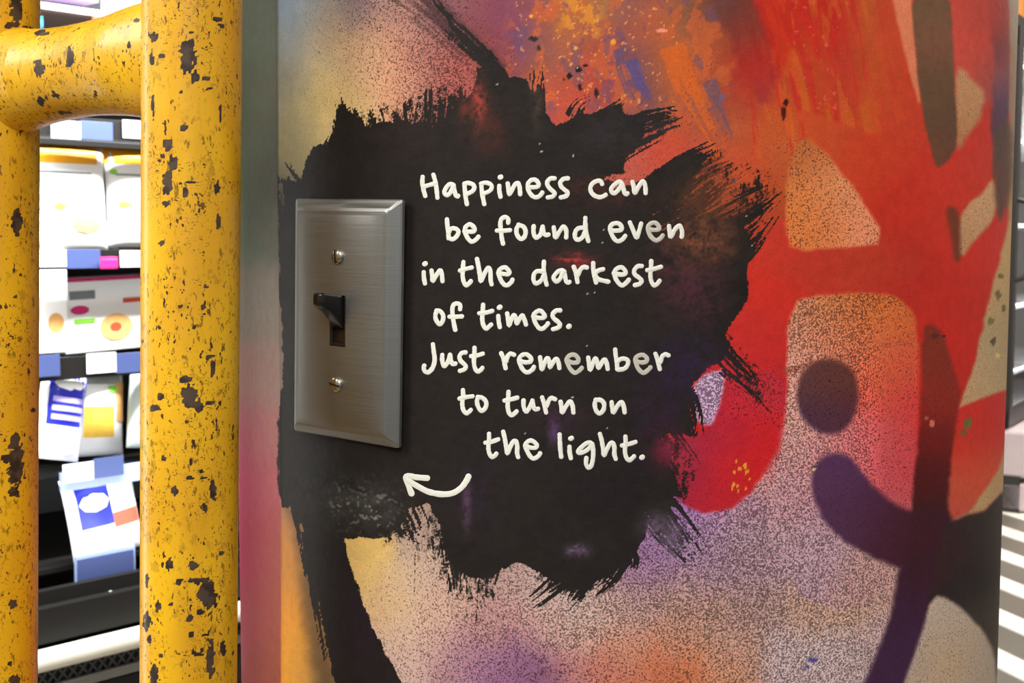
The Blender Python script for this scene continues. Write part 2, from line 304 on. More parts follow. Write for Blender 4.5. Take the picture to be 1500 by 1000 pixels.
    p.layer([(1484,318),(1478,325),(1452,424),(1428,530),(1402,600),(1440,584),(1474,572),(1500,560),(1500,318)], [(1475,360,204,162,110),(1462,430,190,158,112),(1465,500,176,152,112),(1440,540,190,158,120),(1420,585,196,150,112),(1470,560,180,158,120)], 3.5, .3, 2.5, 0, 1, 28)
    for i, (x, y, rx, ry, c) in enumerate([(1462,432,5,8,(120,104,58)),(1452,470,5,7,(130,112,70)),(1466,405,4,4,(130,104,60)),(1470,452,3,6,(116,100,56)),(1455,500,4,8,(96,84,60)),(1461,520,4,4,(222,190,110)),(1450,452,4,3,(210,120,90))]): p.blob(x, y, rx, ry, c, seed=i)
    # right wing
    p.layer([(1402,598),(1440,584),(1476,571),(1500,571),(1500,640),(1474,655),(1462,700),(1432,742),(1384,766),(1392,670)], [(1440,600,202,46,40),(1465,620,200,44,36),(1420,640,196,52,40),(1440,680,206,62,44),(1410,720,200,84,62),(1395,750,186,76,60),(1450,700,206,90,60)], 4, .1, 2.5, 0, 1, 26)
    p.layer([(1476,640),(1500,640),(1500,700),(1466,724),(1442,748),(1418,752),(1440,722),(1462,690)], (186,150,106), 4, .25, 2, 0, 1)
    # brown and plum strokes
    p.layer([(1352,478),(1366,474),(1380,488),(1392,520),(1402,560),(1410,575),(1400,620),(1393,672),(1387,770),(1400,880),(1330,880),(1334,750),(1346,640),(1350,560)],
        [(1365,490,124,48,34),(1370,540,132,46,34),(1375,590,140,42,32),(1370,640,112,30,28),(1365,700,82,26,28),(1370,760,62,28,32),(1370,820,54,26,34)], 4, .22, 3, 1, 1, 24)
    p.layer([(1187,705),(1190,682),(1206,668),(1229,662),(1252,673),(1275,710),(1308,736),(1345,752),(1400,740),(1400,860),(1317,829),(1282,820),(1229,789),(1196,748)], [(1220,700,84,50,84),(1260,750,78,42,68),(1300,780,72,34,52),(1350,790,62,28,38),(1230,760,80,48,76)], 6, .2, 3, 2, 1, 28)
    p.layer([(1328,815),(1318,828),(1304,905),(1262,1010),(1322,1010),(1350,930),(1372,866),(1400,800)], [(1350,850,60,30,42),(1320,900,62,36,62),(1290,980,64,38,66)], 6, .15, 2, 0, 1, 30)
    p.layer([(1166,580),(1170,550),(1188,530),(1213,524),(1240,531),(1256,552),(1259,582),(1252,612),(1235,632),(1210,637),(1186,625),(1171,605)], [(1200,560,92,56,56),(1230,560,96,52,46),(1200,610,76,48,66),(1235,610,84,44,56)], 6, .35, 2, 1, 1, 22)
    # charcoal at the lower right edge, stone-coloured blob
    p.layer([(1384,768),(1418,754),(1442,748),(1467,722),(1500,700),(1500,1020),(1470,1020),(1445,985),(1415,925),(1390,895),(1360,880),(1372,820)], [(1400,800,56,36,38),(1440,790,46,38,38),(1445,850,42,36,38),(1461,900,62,54,48),(1464,780,60,50,44)], 3.5, .06, 2, 0, 1, 24)
    p.layer([(1364,870),(1397,880),(1432,912),(1452,945),(1459,970),(1462,1020),(1318,1020),(1350,935)], [(1360,890,190,166,146),(1400,910,186,166,146),(1440,960,178,160,140),(1395,965,200,162,114),(1350,960,180,156,136),(1440,1000,176,158,136)], 4, .35, 2.5, 1, 1, 28)
    # chips
    for i, (x, y, rx, ry, c) in enumerate([(848,102,5,6,(34,26,22)),(846,99,2,2,(206,196,172)),(834,112,4,6,(34,26,22)),(858,96,4,3,(40,22,20)),(826,116,2.5,2.5,(40,26,22)),(874,135,4,8,(44,34,28)),(850,127,4,6,(60,30,24)),
        (1148,165,3.5,15,(76,28,22)),(1152,150,3,6,(60,24,22)),(781,57,7,5,(48,42,34)),(789,70,4,5,(54,46,36)),(1418,620,7,9,(110,104,58)),(1412,634,5,6,(110,96,48)),(1366,621,4,6,(206,104,88)),(1371,630,4,4,(110,40,30)),(1357,612,3,3,(184,92,74)),
        (1192,688,3.2,3.2,(214,196,120)),(843,70,3,3,(224,166,80)),(898,62,4,4,(224,150,60)),(778,24,4,3,(226,156,60)),(1190,966,8,4,(84,78,140)),(1183,976,4,3,(84,78,140)),(1368,492,9,4,(100,40,30)),(1382,492,3,2,(60,30,26)),(970,45,9,3,(230,140,110)),(1058,142,6,5,(110,90,120)),(1075,265,5,4,(110,80,90))]):
        p.blob(x, y, rx, ry, c, seed=i)
    # soft overspray left of the dark arc
    p.layer([(415,735),(440,745),(458,800),(466,880),(484,960),(500,1030),(470,1030),(452,960),(440,880),(436,800)], (92,72,52), 13, .05, 5, 1, .75)
    g_ = p.C.mean(1, keepdims=True); ds = (.34*sm(730, 800, Y)*sm(.15, .45, p.S))[:, None]; p.C[:] = p.C*(1-ds)+(g_*np.array([1.04, .98, .99])+4)*ds
    ds = (.26*(1-sm(690, 760, X))*(1-sm(190, 240, Y))*sm(560, 640, X))[:, None]; p.C[:] = p.C*(1-ds)+g_*np.array([1.0, .95, .95])*.88*ds
    p.C[:] *= (1+(.11+.22*sm(430, 600, Y)*sm(.3, .7, p.S))*np.clip(p.S, 0, 1)**.8)[:, None]   # ground colour between the spatter grains is the paler one
    for q_ in (([(600,-20),(650,25),(700,75),(750,120)],(26,20),(.3,.3),.7),([(560,-10),(620,25),(690,90)],(20,16),(.55,.5),.5)): p.stroke(q_[0], q_[1], 'C', (56,36,40), q_[2], 7, q_[3], 120, .8)
    for i, q_ in enumerate([((960,300),(1010,262),(1080,235)),((970,330),(1030,285),(1095,262)),((990,350),(1060,305),(1120,285)),((985,290),(1030,250),(1070,230)),((1020,340),(1080,315),(1130,290)),((1000,320),(1050,280),(1085,250))]):
        p.stroke(list(q_), (20, 16), 'C', (66, 42, 34), (.28, .68), 9, .8, 140+i, .6)
    # ---------------- black brushwork
    K = [(400,250),(414,262),(432,268),(441,262),(447,236),(458,214),(478,210),(488,196),(493,166),(501,150),(513,163),(522,180),(545,188),(562,176),(590,180),(615,178),(638,192),(648,178),(660,160),(676,150),(692,135),(698,118),(700,100),(712,96),(745,114),(768,113),(778,131),(798,165),(814,186),(845,172),(880,160),(910,150),(918,172),(938,184),(945,198),(930,215),(915,236),(915,252),(885,262),
         (905,268),(940,262),(975,238),(1012,222),(1035,224),(1024,250),(1012,272),(1022,300),(1048,312),(1070,322),(1088,330),(1098,345),(1100,372),(1094,400),(1096,440),(1075,468),(1062,490),(1066,520),(1046,535),(1030,546),(1010,565),(1008,590),(1014,618),(1012,640),(985,630),(965,640),(960,660),(985,690),(1002,730),(970,728),(945,742),(948,775),(935,800),(912,828),(885,846),(850,862),(835,868),(812,852),(790,838),(765,826),(760,824),(735,834),(722,848),(690,846),(668,836),(652,812),(648,790),(640,760),(626,736),(600,742),(588,770),(560,790),(525,788),
         (504,788),(516,835),(535,890),(562,950),(600,1020),(494,1020),(480,950),(468,900),(462,850),(456,800),(446,755),(432,738),(415,742),(404,722),(402,640),(404,600),(412,580),(414,520),(413,470),(409,430),(407,300)]
    p.black(K, 5, 4)
    for poly, sf, al in [([(550,250),(545,160),(600,135),(690,110),(700,250)], 22, .52), ([(590,740),(720,740),(740,860),(700,900),(650,880)], 26, .5), ([(760,800),(900,780),(880,860),(800,880)], 20, .5),
        ([(960,300),(1040,210),(1090,225),(1150,265),(1120,330),(1050,360)], 22, .50), ([(1040,460),(1100,520),(1150,600),(1110,600),(1050,530)], 16, .46), ([(950,620),(1000,640),(1030,690),(1000,740),(950,720)], 14, .5),
        ([(560,760),(620,740),(600,800),(540,800)], 14, .5), ([(480,200),(500,150),(560,170),(560,250)], 12, .5), ([(920,700),(1000,760),(1030,830),(980,800),(940,760)], 12, .46), ([(840,190),(960,150),(1010,175),(930,230)], 14, .5), ([(640,20),(700,60),(760,110),(700,110)], 12, .47), ([(405,255),(430,260),(425,340),(405,340)], 8, .5)]:
        p.black(poly, sf, 6, 1, alpha=al)
    st = p.stroke
    # the thin arc at the top and upward flicks
    st([(620,-10),(655,35),(700,75),(735,110)], (22,16), dry=(.62,.2), nb=6, seed=1, edge=.5); st([(560,10),(620,20),(680,70)], (26,20), dry=(.85,.6), nb=5, seed=9, edge=.7, alpha=.8)
    st([(745,150),(735,110),(700,80),(665,62)], (14,8), dry=(.1,.5), seed=2); st([(790,180),(790,120),(786,80)], (12,7), dry=(.1,.75), seed=3); st([(775,200),(776,120),(778,95)], (10,6), dry=(.1,.7), seed=4)
    for i, (a, b) in enumerate([((505,200),(498,140)),((530,215),(508,150)),((560,220),(545,150)),((585,215),(590,140)),((615,210),(622,118)),((640,210),(648,120)),((665,200),(672,110)),((690,180),(694,105)),((720,190),(704,100)),((470,240),(492,190)),((600,210),(570,150))]):
        st([a, ((a[0]+b[0])/2+3, (a[1]+b[1])/2), b], (15, 11), dry=(.2, .72), nb=5, seed=20+i)
    st([(560,235),(520,180),(497,142)], (16,9), dry=(.2,.75), nb=5, seed=12); st([(530,240),(500,205),(490,170)], (12,9), dry=(.2,.6), nb=5, seed=13)
    st([(455,300),(428,262),(410,235)], (18,12), dry=(.25,.75), nb=5, seed=14)
    # upper right sweeps
    st([(800,240),(850,195),(890,165),(917,148),(915,132)], (22,7), dry=(.1,.5), seed=31); st([(870,215),(920,185),(965,168),(1005,163)], (22,10), dry=(.1,.62), nb=8, seed=32); st([(880,240),(930,210),(985,185),(1015,172)], (20,12), dry=(.1,.7), nb=8, seed=33)
    st([(940,300),(985,250),(1030,222),(1068,205)], (24,12), dry=(.15,.68), nb=8, seed=34); st([(950,280),(1000,240),(1050,212)], (18,8), dry=(.1,.7), nb=8, seed=35)
    st([(970,330),(1020,280),(1056,250),(1075,236)], (26,20), dry=(.3,.8), nb=9, seed=36); st([(980,350),(1060,310),(1110,285),(1160,262)], (22,16), dry=(.25,.85), nb=8, seed=37); st([(1010,370),(1080,335),(1130,300),(1156,275)], (24,12), dry=(.15,.72), nb=8, seed=38)
    st([(1020,420),(1075,380),(1112,340),(1142,300)], (26,12), dry=(.1,.6), nb=8, seed=39); st([(1060,400),(1100,370),(1122,335)], (16,8), dry=(.1,.6), nb=6, seed=40)
    st([(840,170),(850,150),(880,140)], (14,8), dry=(.3,.8), nb=5, seed=41)
    # orange red notch and the brown rubbed zone
    p.black([(908,274),(916,262),(937,247),(980,216),(1005,204),(990,222),(955,247),(940,262),(922,272)], 2, 3, 0, 0, True)
    st([(902,273),(925,258),(960,232),(1000,208)], (6,6), 'X', dry=(.35,.1), nb=4, seed=44)
    st([(1000,300),(1050,262),(1110,230)], (30,26), 'X', dry=(.62,.4), nb=9, seed=45, alpha=.7); st([(960,330),(1010,305),(1080,270)], (22,22), 'X', dry=(.7,.5), nb=9, seed=46, alpha=.6)
    st([(990,360),(1050,330),(1100,300)], (24,14), 'X', dry=(.72,.5), nb=9, seed=47, alpha=.55)
    # right flank
    st([(1010,470),(1060,520),(1100,560),(1145,610)], (22,12), dry=(.2,.78), nb=8, seed=50); st([(1040,480),(1085,535),(1140,575)], (20,16), dry=(.35,.85), nb=8, seed=51); st([(1060,540),(1100,570),(1160,590)], (12,12), dry=(.55,.85), nb=6, seed=52)
    st([(1000,560),(1020,600),(1024,650)], (14,9), dry=(.15,.6), seed=53); st([(960,600),(1000,650),(1025,690)], (22,14), dry=(.2,.72), nb=8, seed=54); st([(950,640),(985,700),(1005,735)], (18,10), dry=(.1,.7), nb=8, seed=55)
    st([(950,720),(985,775),(1030,845)], (20,8), dry=(.15,.62), nb=7, seed=56); st([(940,700),(1000,760),(1037,815)], (20,8), dry=(.2,.66), nb=7, seed=57); st([(620,235),(628,180),(634,140)], (14,9), dry=(.2,.7), nb=5, seed=101); st([(655,225),(664,170),(668,125)], (16,12), dry=(.3,.7), nb=5, seed=102)
    st([(930,730),(970,790),(1020,842)], (13,6), dry=(.2,.66), nb=6, seed=58)
    # bottom
    st([(900,780),(860,840),(822,898)], (32,14), dry=(.1,.6), nb=8, seed=60); st([(870,800),(820,850),(770,890)], (26,12), dry=(.15,.68), nb=8, seed=61); st([(930,780),(900,840),(865,880)], (18,12), dry=(.1,.72), nb=7, seed=62); st([(910,790),(930,820),(920,840)], (14,10), dry=(.1,.6), nb=5, seed=68)
    for i, (a, b, al) in enumerate([((655,790),(664,880),1),((675,800),(672,900),.9),((690,800),(690,905),.8),((712,800),(700,930),.75),((735,800),(718,870),.8),((612,780),(611,900),.42),((640,780),(645,860),.6),((690,850),(688,950),.42),((665,850),(662,930),.4),((720,840),(712,920),.45),((480,740),(470,820),1)]):
        st([a, ((a[0]+b[0])/2, (a[1]+b[1])/2), b], (18, 13), dry=(.3, .8), nb=11, seed=70+i, alpha=al, edge=.6)
    st([(520,700),(560,770),(600,800)], (34,14), dry=(.1,.7), nb=9, seed=63); st([(560,690),(600,740),(622,800)], (30,20), dry=(.3,.75), nb=9, seed=64); st([(530,730),(580,770),(628,790)], (22,14), dry=(.2,.8), nb=8, seed=65)
    st([(440,720),(450,780),(458,860)], (22,12), dry=(.2,.75), nb=6, seed=66); st([(455,780),(468,880),(490,990)], (16,14), dry=(.2,.6), nb=6, seed=67)
    st([(408,262),(414,300),(410,350)], (9,7), 'X', dry=(.62,.7), nb=5, seed=90, alpha=.6)
    # colour that shows through the black
    p.T[:] += (p.n2*9+p.n1*6)[:, None]*np.array([1, .8, .8])
    for t in [(702,155,13,34,(158,62,52),1.),(680,160,12,30,(96,44,36),.7),(785,150,10,40,(80,64,52),.5),(600,200,60,40,(44,34,34),.6),(720,190,30,40,(70,38,34),.6),(870,272,45,14,(70,38,34),.9),(845,382,30,12,(96,42,42),.7),(905,290,60,20,(58,34,32),.6),(1000,400,60,50,(66,40,44),.7),(1030,350,50,40,(104,62,46),.8),(1040,290,45,30,(110,62,40),.7),
              (1020,440,40,40,(72,40,50),.7),(1000,540,60,50,(44,32,56),.8),(960,620,40,50,(46,30,46),.7),(684,735,7,34,(104,74,104),.95),(845,806,16,9,(112,92,122),.95),(820,610,40,20,(54,34,48),.7),(812,630,10,22,(80,56,92),.7),(980,660,26,26,(110,36,54),.9),
              (960,770,22,22,(100,84,100),.9),(985,790,22,30,(96,84,100),.8),(470,700,40,50,(44,46,48),.5),(540,740,60,40,(62,62,62),.5),(990,190,40,20,(66,54,58),.5),(900,200,60,30,(46,40,44),.6),(1050,560,30,40,(60,44,60),.5),(530,900,40,100,(40,30,38),.9),(700,720,40,60,(44,34,46),.5),(900,720,80,60,(32,26,30),.6)]:
        p.tint(t[0], t[1], t[2], t[3], t[4], t[5])
    z = np.exp(-((X-545)/38)**2-((Y-748)/34)**2)+np.exp(-((X-497)/14)**2-((Y-735)/26)**2)*.8
    q = vn((X*.8+Y*.6)/5.5, (Y*.8-X*.6)/2.6, 131)*.6+vn(X/4, Y/3, 133)*.4; m = (np.clip(z, 0, 1)*sm(.62, .76, q)*.8)[:, None]; p.T[:] = p.T*(1-m)+np.array([150., 150, 138])*m
    m = (np.clip(z, 0, 1)*.35*fbm((X+Y*.5)/30, (Y-X*.5)/6, 135))[:, None]; p.T[:] = p.T*(1-m)+np.array([110., 112, 100])*m
    m = (np.exp(-((X-836)/22)**2-((Y-380)/10)**2)*sm(.35, .75, vn(X/16, Y/2.6, 137)*.6+vn(X/5, Y/4, 138)*.4))[:, None]; p.T[:] = p.T*(1-m)+np.array([176., 54, 52])*m
    for i, (x, y) in enumerate([(728,124),(791,211),(793,222),(840,228),(890,70),(885,337),(883,355),(860,507),(839,582),(890,627),(861,430),(871,428),(455,395),(1094,316),(1102,360),(770,635)]): p.blob(x, y, 1.35, 1.35, (176,172,164), mode='T', seed=i)
    # bare specks and wear
    r = vn(X/2.6, Y/2.6, 61)*.5+fbm(X/9, Y/9, 62)*.5
    return p
#PAINT_END

def column_mesh():
    px = np.arange(352, 1480, 1.8); th = hit(px, 0*px+520)[0]
    th = np.concatenate([np.linspace(-math.pi, TL-.02, 40)[:-1], np.linspace(TL-.02, th[0], 14)[:-1], th, np.linspace(th[-1], TR+.02, 14)[1:], np.linspace(TR+.02, math.pi, 40)[1:-1]])
    for k in (-.0012, -.0004, .0004, .0012): th = np.append(th, SEAM+k)
    th = np.sort(th)
    z = np.concatenate([np.linspace(0, 1.02, 30)[:-1], np.arange(1.02, 1.50, .00056), np.linspace(1.50, 3.0, 40)])
    TH, Z = np.meshgrid(th, z); nz, nt = TH.shape
    R = CR - .0016*(1-sm(SEAM-.0008, SEAM+.0008, TH)) - .0012*np.exp(-((TH-SEAM)/.0016)**2)
    P = np.stack([R*np.sin(TH), -R*np.cos(TH), Z], -1).reshape(-1, 3)
    i = np.arange(nz-1)[:, None]*nt; j = np.arange(nt)[None, :]; jn = (j+1) % nt
    F = np.stack([i+j, i+jn, i+nt+jn, i+nt+j], -1).reshape(-1, 4)
    me = bpy.data.meshes.new('painted_surface'); nv = len(P); nf = len(F)
    me.vertices.add(nv); me.vertices.foreach_set('co', P.ravel().astype(np.float32))
    me.loops.add(nf*4); me.loops.foreach_set('vertex_index', F.ravel().astype(np.int32))
    me.polygons.add(nf); me.polygons.foreach_set('loop_start', (np.arange(nf)*4).astype(np.int32))
    me.update(calc_edges=True); me.polygons.foreach_set('use_smooth', np.ones(nf, bool))
    thc = np.clip(TH, TL+.004, TR-.004).ravel(); x, y = proj(cyl(thc, Z.ravel()))
    y = np.where(y < 0, -y*.4, y); y = np.where(y > 1000, 1000-(y-1000)*.4, y); y = np.clip(y, 0, 1000)
    p = do_paint(x, y)
    a = me.color_attributes.new('paint', 'FLOAT_COLOR', 'POINT'); a.data.foreach_set('color', np.c_[lin(np.clip(p.C, 0, 255)), np.clip(p.S, 0, 1)].ravel().astype(np.float32))
    a = me.color_attributes.new('brushed', 'FLOAT_COLOR', 'POINT'); a.data.foreach_set('color', np.c_[lin(np.clip(p.T, 0, 255)), np.clip(p.K, 0, 1)].ravel().astype(np.float32))
    return me

def paint_material():
    m, nt, N, L, b = nmat('sprayed_and_brushed_paint')
    tc = N.new('ShaderNodeTexCoord')
    def noise(scale, det=2, rough=.5, st=None):
        n = N.new('ShaderNodeTexNoise'); n.inputs['Scale'].default_value = scale; n.inputs['Detail'].default_value = det; n.inputs['Roughness'].default_value = rough
        if st:
            mp = N.new('ShaderNodeMapping'); mp.inputs['Scale'].default_value = st; L.new(tc.outputs['Object'], mp.inputs['Vector']); L.new(mp.outputs[0], n.inputs['Vector'])
        else: L.new(tc.outputs['Object'], n.inputs['Vector'])
        return n.outputs['Fac']
    def math_(op, a, c, cl=False):
        n = N.new('ShaderNodeMath'); n.operation = op; n.use_clamp = cl
        for i, v in enumerate((a, c)):
            if hasattr(v, 'type') or isinstance(v, bpy.types.NodeSocket): L.new(v, n.inputs[i])
            else: n.inputs[i].default_value = v
        return n.outputs[0]
    def ramp(x, lo, hi):
        n = N.new('ShaderNodeMapRange'); n.interpolation_type = 'SMOOTHSTEP'; n.inputs['From Min'].default_value = lo; n.inputs['From Max'].default_value = hi; L.new(x, n.inputs['Value']); return n.outputs[0]
    def mix(f, a, c, mode='MIX'):
        n = N.new('ShaderNodeMix'); n.data_type = 'RGBA'; n.blend_type = mode
        if isinstance(f, float): n.inputs[0].default_value = f
        else: L.new(f, n.inputs[0])
        for k, v in ((6, a), (7, c)):
            if isinstance(v, tuple): n.inputs[k].default_value = v
            else: L.new(v, n.inputs[k])
        return n.outputs[2]
    A = N.new('ShaderNodeAttribute'); A.attribute_name = 'paint'; T = N.new('ShaderNodeAttribute'); T.attribute_name = 'brushed'
    n_sp = noise(1150, 3.5, .72); n_big = noise(180, 3); n_fine = noise(1300, 1)
    # spray spatter: more of it where the speckle amount is high
    thr = math_('MULTIPLY', A.outputs['Alpha'], .195)
    s = math_('ADD', n_sp, math_('MULTIPLY', math_('SUBTRACT', n_big, .5), .12)); s = math_('ADD', s, thr)
    spf = ramp(s, .62, .685)
    has = ramp(A.outputs['Alpha'], .02, .16); spf = math_('MULTIPLY', math_('MULTIPLY', spf, has), .95)
    dark = mix(.82, A.outputs['Color'], (.022, .008, .013, 1))
    grain = N.new('ShaderNodeMapRange'); grain.inputs['From Min'].default_value = .3; grain.inputs['From Max'].default_value = .7; grain.inputs['To Min'].default_value = .86; grain.inputs['To Max'].default_value = 1.16
    L.new(math_('ADD', math_('MULTIPLY', n_fine, .5), math_('MULTIPLY', n_big, .5)), grain.inputs['Value'])
    gm = N.new('ShaderNodeVectorMath'); gm.operation = 'SCALE'; L.new(A.outputs['Color'], gm.inputs[0]); L.new(grain.outputs[0], gm.inputs['Scale'])
    c1 = mix(spf, gm.outputs[0], dark)
    kn_ = math_('ADD', math_('MULTIPLY', math_('SUBTRACT', noise(1000, 2.5, .6), .5), .8), math_('MULTIPLY', math_('SUBTRACT', noise(380, 3, .6, (1, 1, .45)), .5), 1.1)); kf = ramp(math_('ADD', T.outputs['Alpha'], kn_), .38, .62)
    gm2 = N.new('ShaderNodeVectorMath'); gm2.operation = 'SCALE'; L.new(T.outputs['Color'], gm2.inputs[0]); L.new(grain.outputs[0], gm2.inputs['Scale'])
    c2 = mix(kf, c1, gm2.outputs[0]); L.new(c2, b.inputs['Base Color'])
    b.inputs['Roughness'].default_value = .5; b.inputs['Specular IOR Level'].default_value = .10
    h = math_('ADD', noise(260, 3, .55), math_('MULTIPLY', kf, .25)); h = math_('ADD', h, math_('MULTIPLY', spf, .15))
    bp = N.new('ShaderNodeBump'); bp.inputs['Strength'].default_value = .35; bp.inputs['Distance'].default_value = .0006
    L.new(h, bp.inputs['Height']); L.new(bp.outputs['Normal'], b.inputs['Normal'])
    return m

# ------------------------------------------------------------------ setting: floor and far wall
M_floor = pmat('grey_floor', (112, 104, 92), .35, vary=.12, scale=3)
M_band = pmat('stripe_white', (236, 232, 222), .4, vary=.04, scale=5)
fl = box('floor', (0, 4, -.05), (16, 20, .1), M_floor); fl['kind'] = 'structure'
sd_ = np.array([math.sin(math.radians(-16)), math.cos(math.radians(-16))]); sn_ = np.array([sd_[1], -sd_[0]])
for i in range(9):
    # thin white strips laid on the floor cross the line of sight on the right; 0.45 m apart
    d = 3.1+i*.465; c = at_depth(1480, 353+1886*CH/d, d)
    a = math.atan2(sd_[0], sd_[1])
    o = box('white_stripe', (c.x, c.y, .002), (.125+0.0*i, 1.7, .004), M_band, fl, 0, Matrix.Rotation(-a, 3, 'Z'))
wl = box('wall_back', (0, 13, 1.5), (16, .1, 3.0), pmat('ochre_wall', (196, 128, 58), .7)); wl['kind'] = 'structure'

# ------------------------------------------------------------------ the column, its writing
col = empty('painted_column', (CX, CY, 0), 'round column covered in red, orange and black graffiti, with a white handwritten message', 'column')
cme = column_mesh(); cme.materials.append(paint_material())
link(bpy.data.objects.new('column_shaft', cme), col)
M_white = pmat('white_marker_paint', (222, 222, 213), .55, vary=.07, scale=150, spec=.3, bump=.15, bscale=500)
M_thin = pmat('thin_grey_marker_paint', (186, 182, 170), .55, vary=.16, scale=260, spec=.3)
def spline(P, n=5):
    P = [np.array(p, float) for p in P]
    if len(P) < 3: 
        return [P[0]+(P[-1]-P[0])*t for t in np.linspace(0, 1, 6)]
    Q = [2*P[0]-P[1]]+P+[2*P[-1]-P[-2]]; out = []
    for i in range(1, len(Q)-2):
        for t in np.linspace(0, 1, n, endpoint=False):
            out.append(.5*((2*Q[i])+(-Q[i-1]+Q[i+1])*t+(2*Q[i-1]-5*Q[i]+4*Q[i+1]-Q[i+2])*t*t+(-Q[i-1]+3*Q[i]-3*Q[i+1]+Q[i+2])*t**3))
    out.append(P[-1]); return out
_k = [0]
def marker(V, F, pts, hw):
    """one marker stroke as a low domed ribbon with round ends lying on the column"""
    _k[0] += 1; k = _k[0]; C = spline(pts) if len(pts) > 1 else [np.array(pts[0]), np.array(pts[0])+[.05, 0]]
    n = len(C); T = []
    for i in range(n):
        d = C[min(i+1, n-1)]-C[max(i-1, 0)]; T.append(d/(np.linalg.norm(d)+1e-9))
    rows = []
    for q in (-1, -.92, -.7, -.38): rows.append((C[0]+T[0]*q*hw, T[0], hw*math.sqrt(max(0, 1-q*q))+.05))
    for i in range(n): rows.append((C[i], T[i], hw*(1+.09*(float(vn(i*.8, k*1.7, 71))-.5)*2)))
    for q in (.38, .7, .92, 1): rows.append((C[-1]+T[-1]*q*hw, T[-1], hw*math.sqrt(max(0, 1-q*q))+.05))
    b0 = len(V); lift = .00008*(k % 5)
    for c, t, w_ in rows:
        nn = np.array([-t[1], t[0]])
        for s_, h in ((-1, .0), (-.8, .8), (0, 1), (.8, .8), (1, 0)):
            x, y = c+nn*s_*w_; th, z = hit(x, y); r = CR+.00006+(.00004+lift*.3)*h
            V.append((r*math.sin(th), -r*math.cos(th), float(z)))
    for i in range(len(rows)-1):
        for j in range(4):
            a = b0+i*5+j; F.append((a, a+5, a+6, a+1))
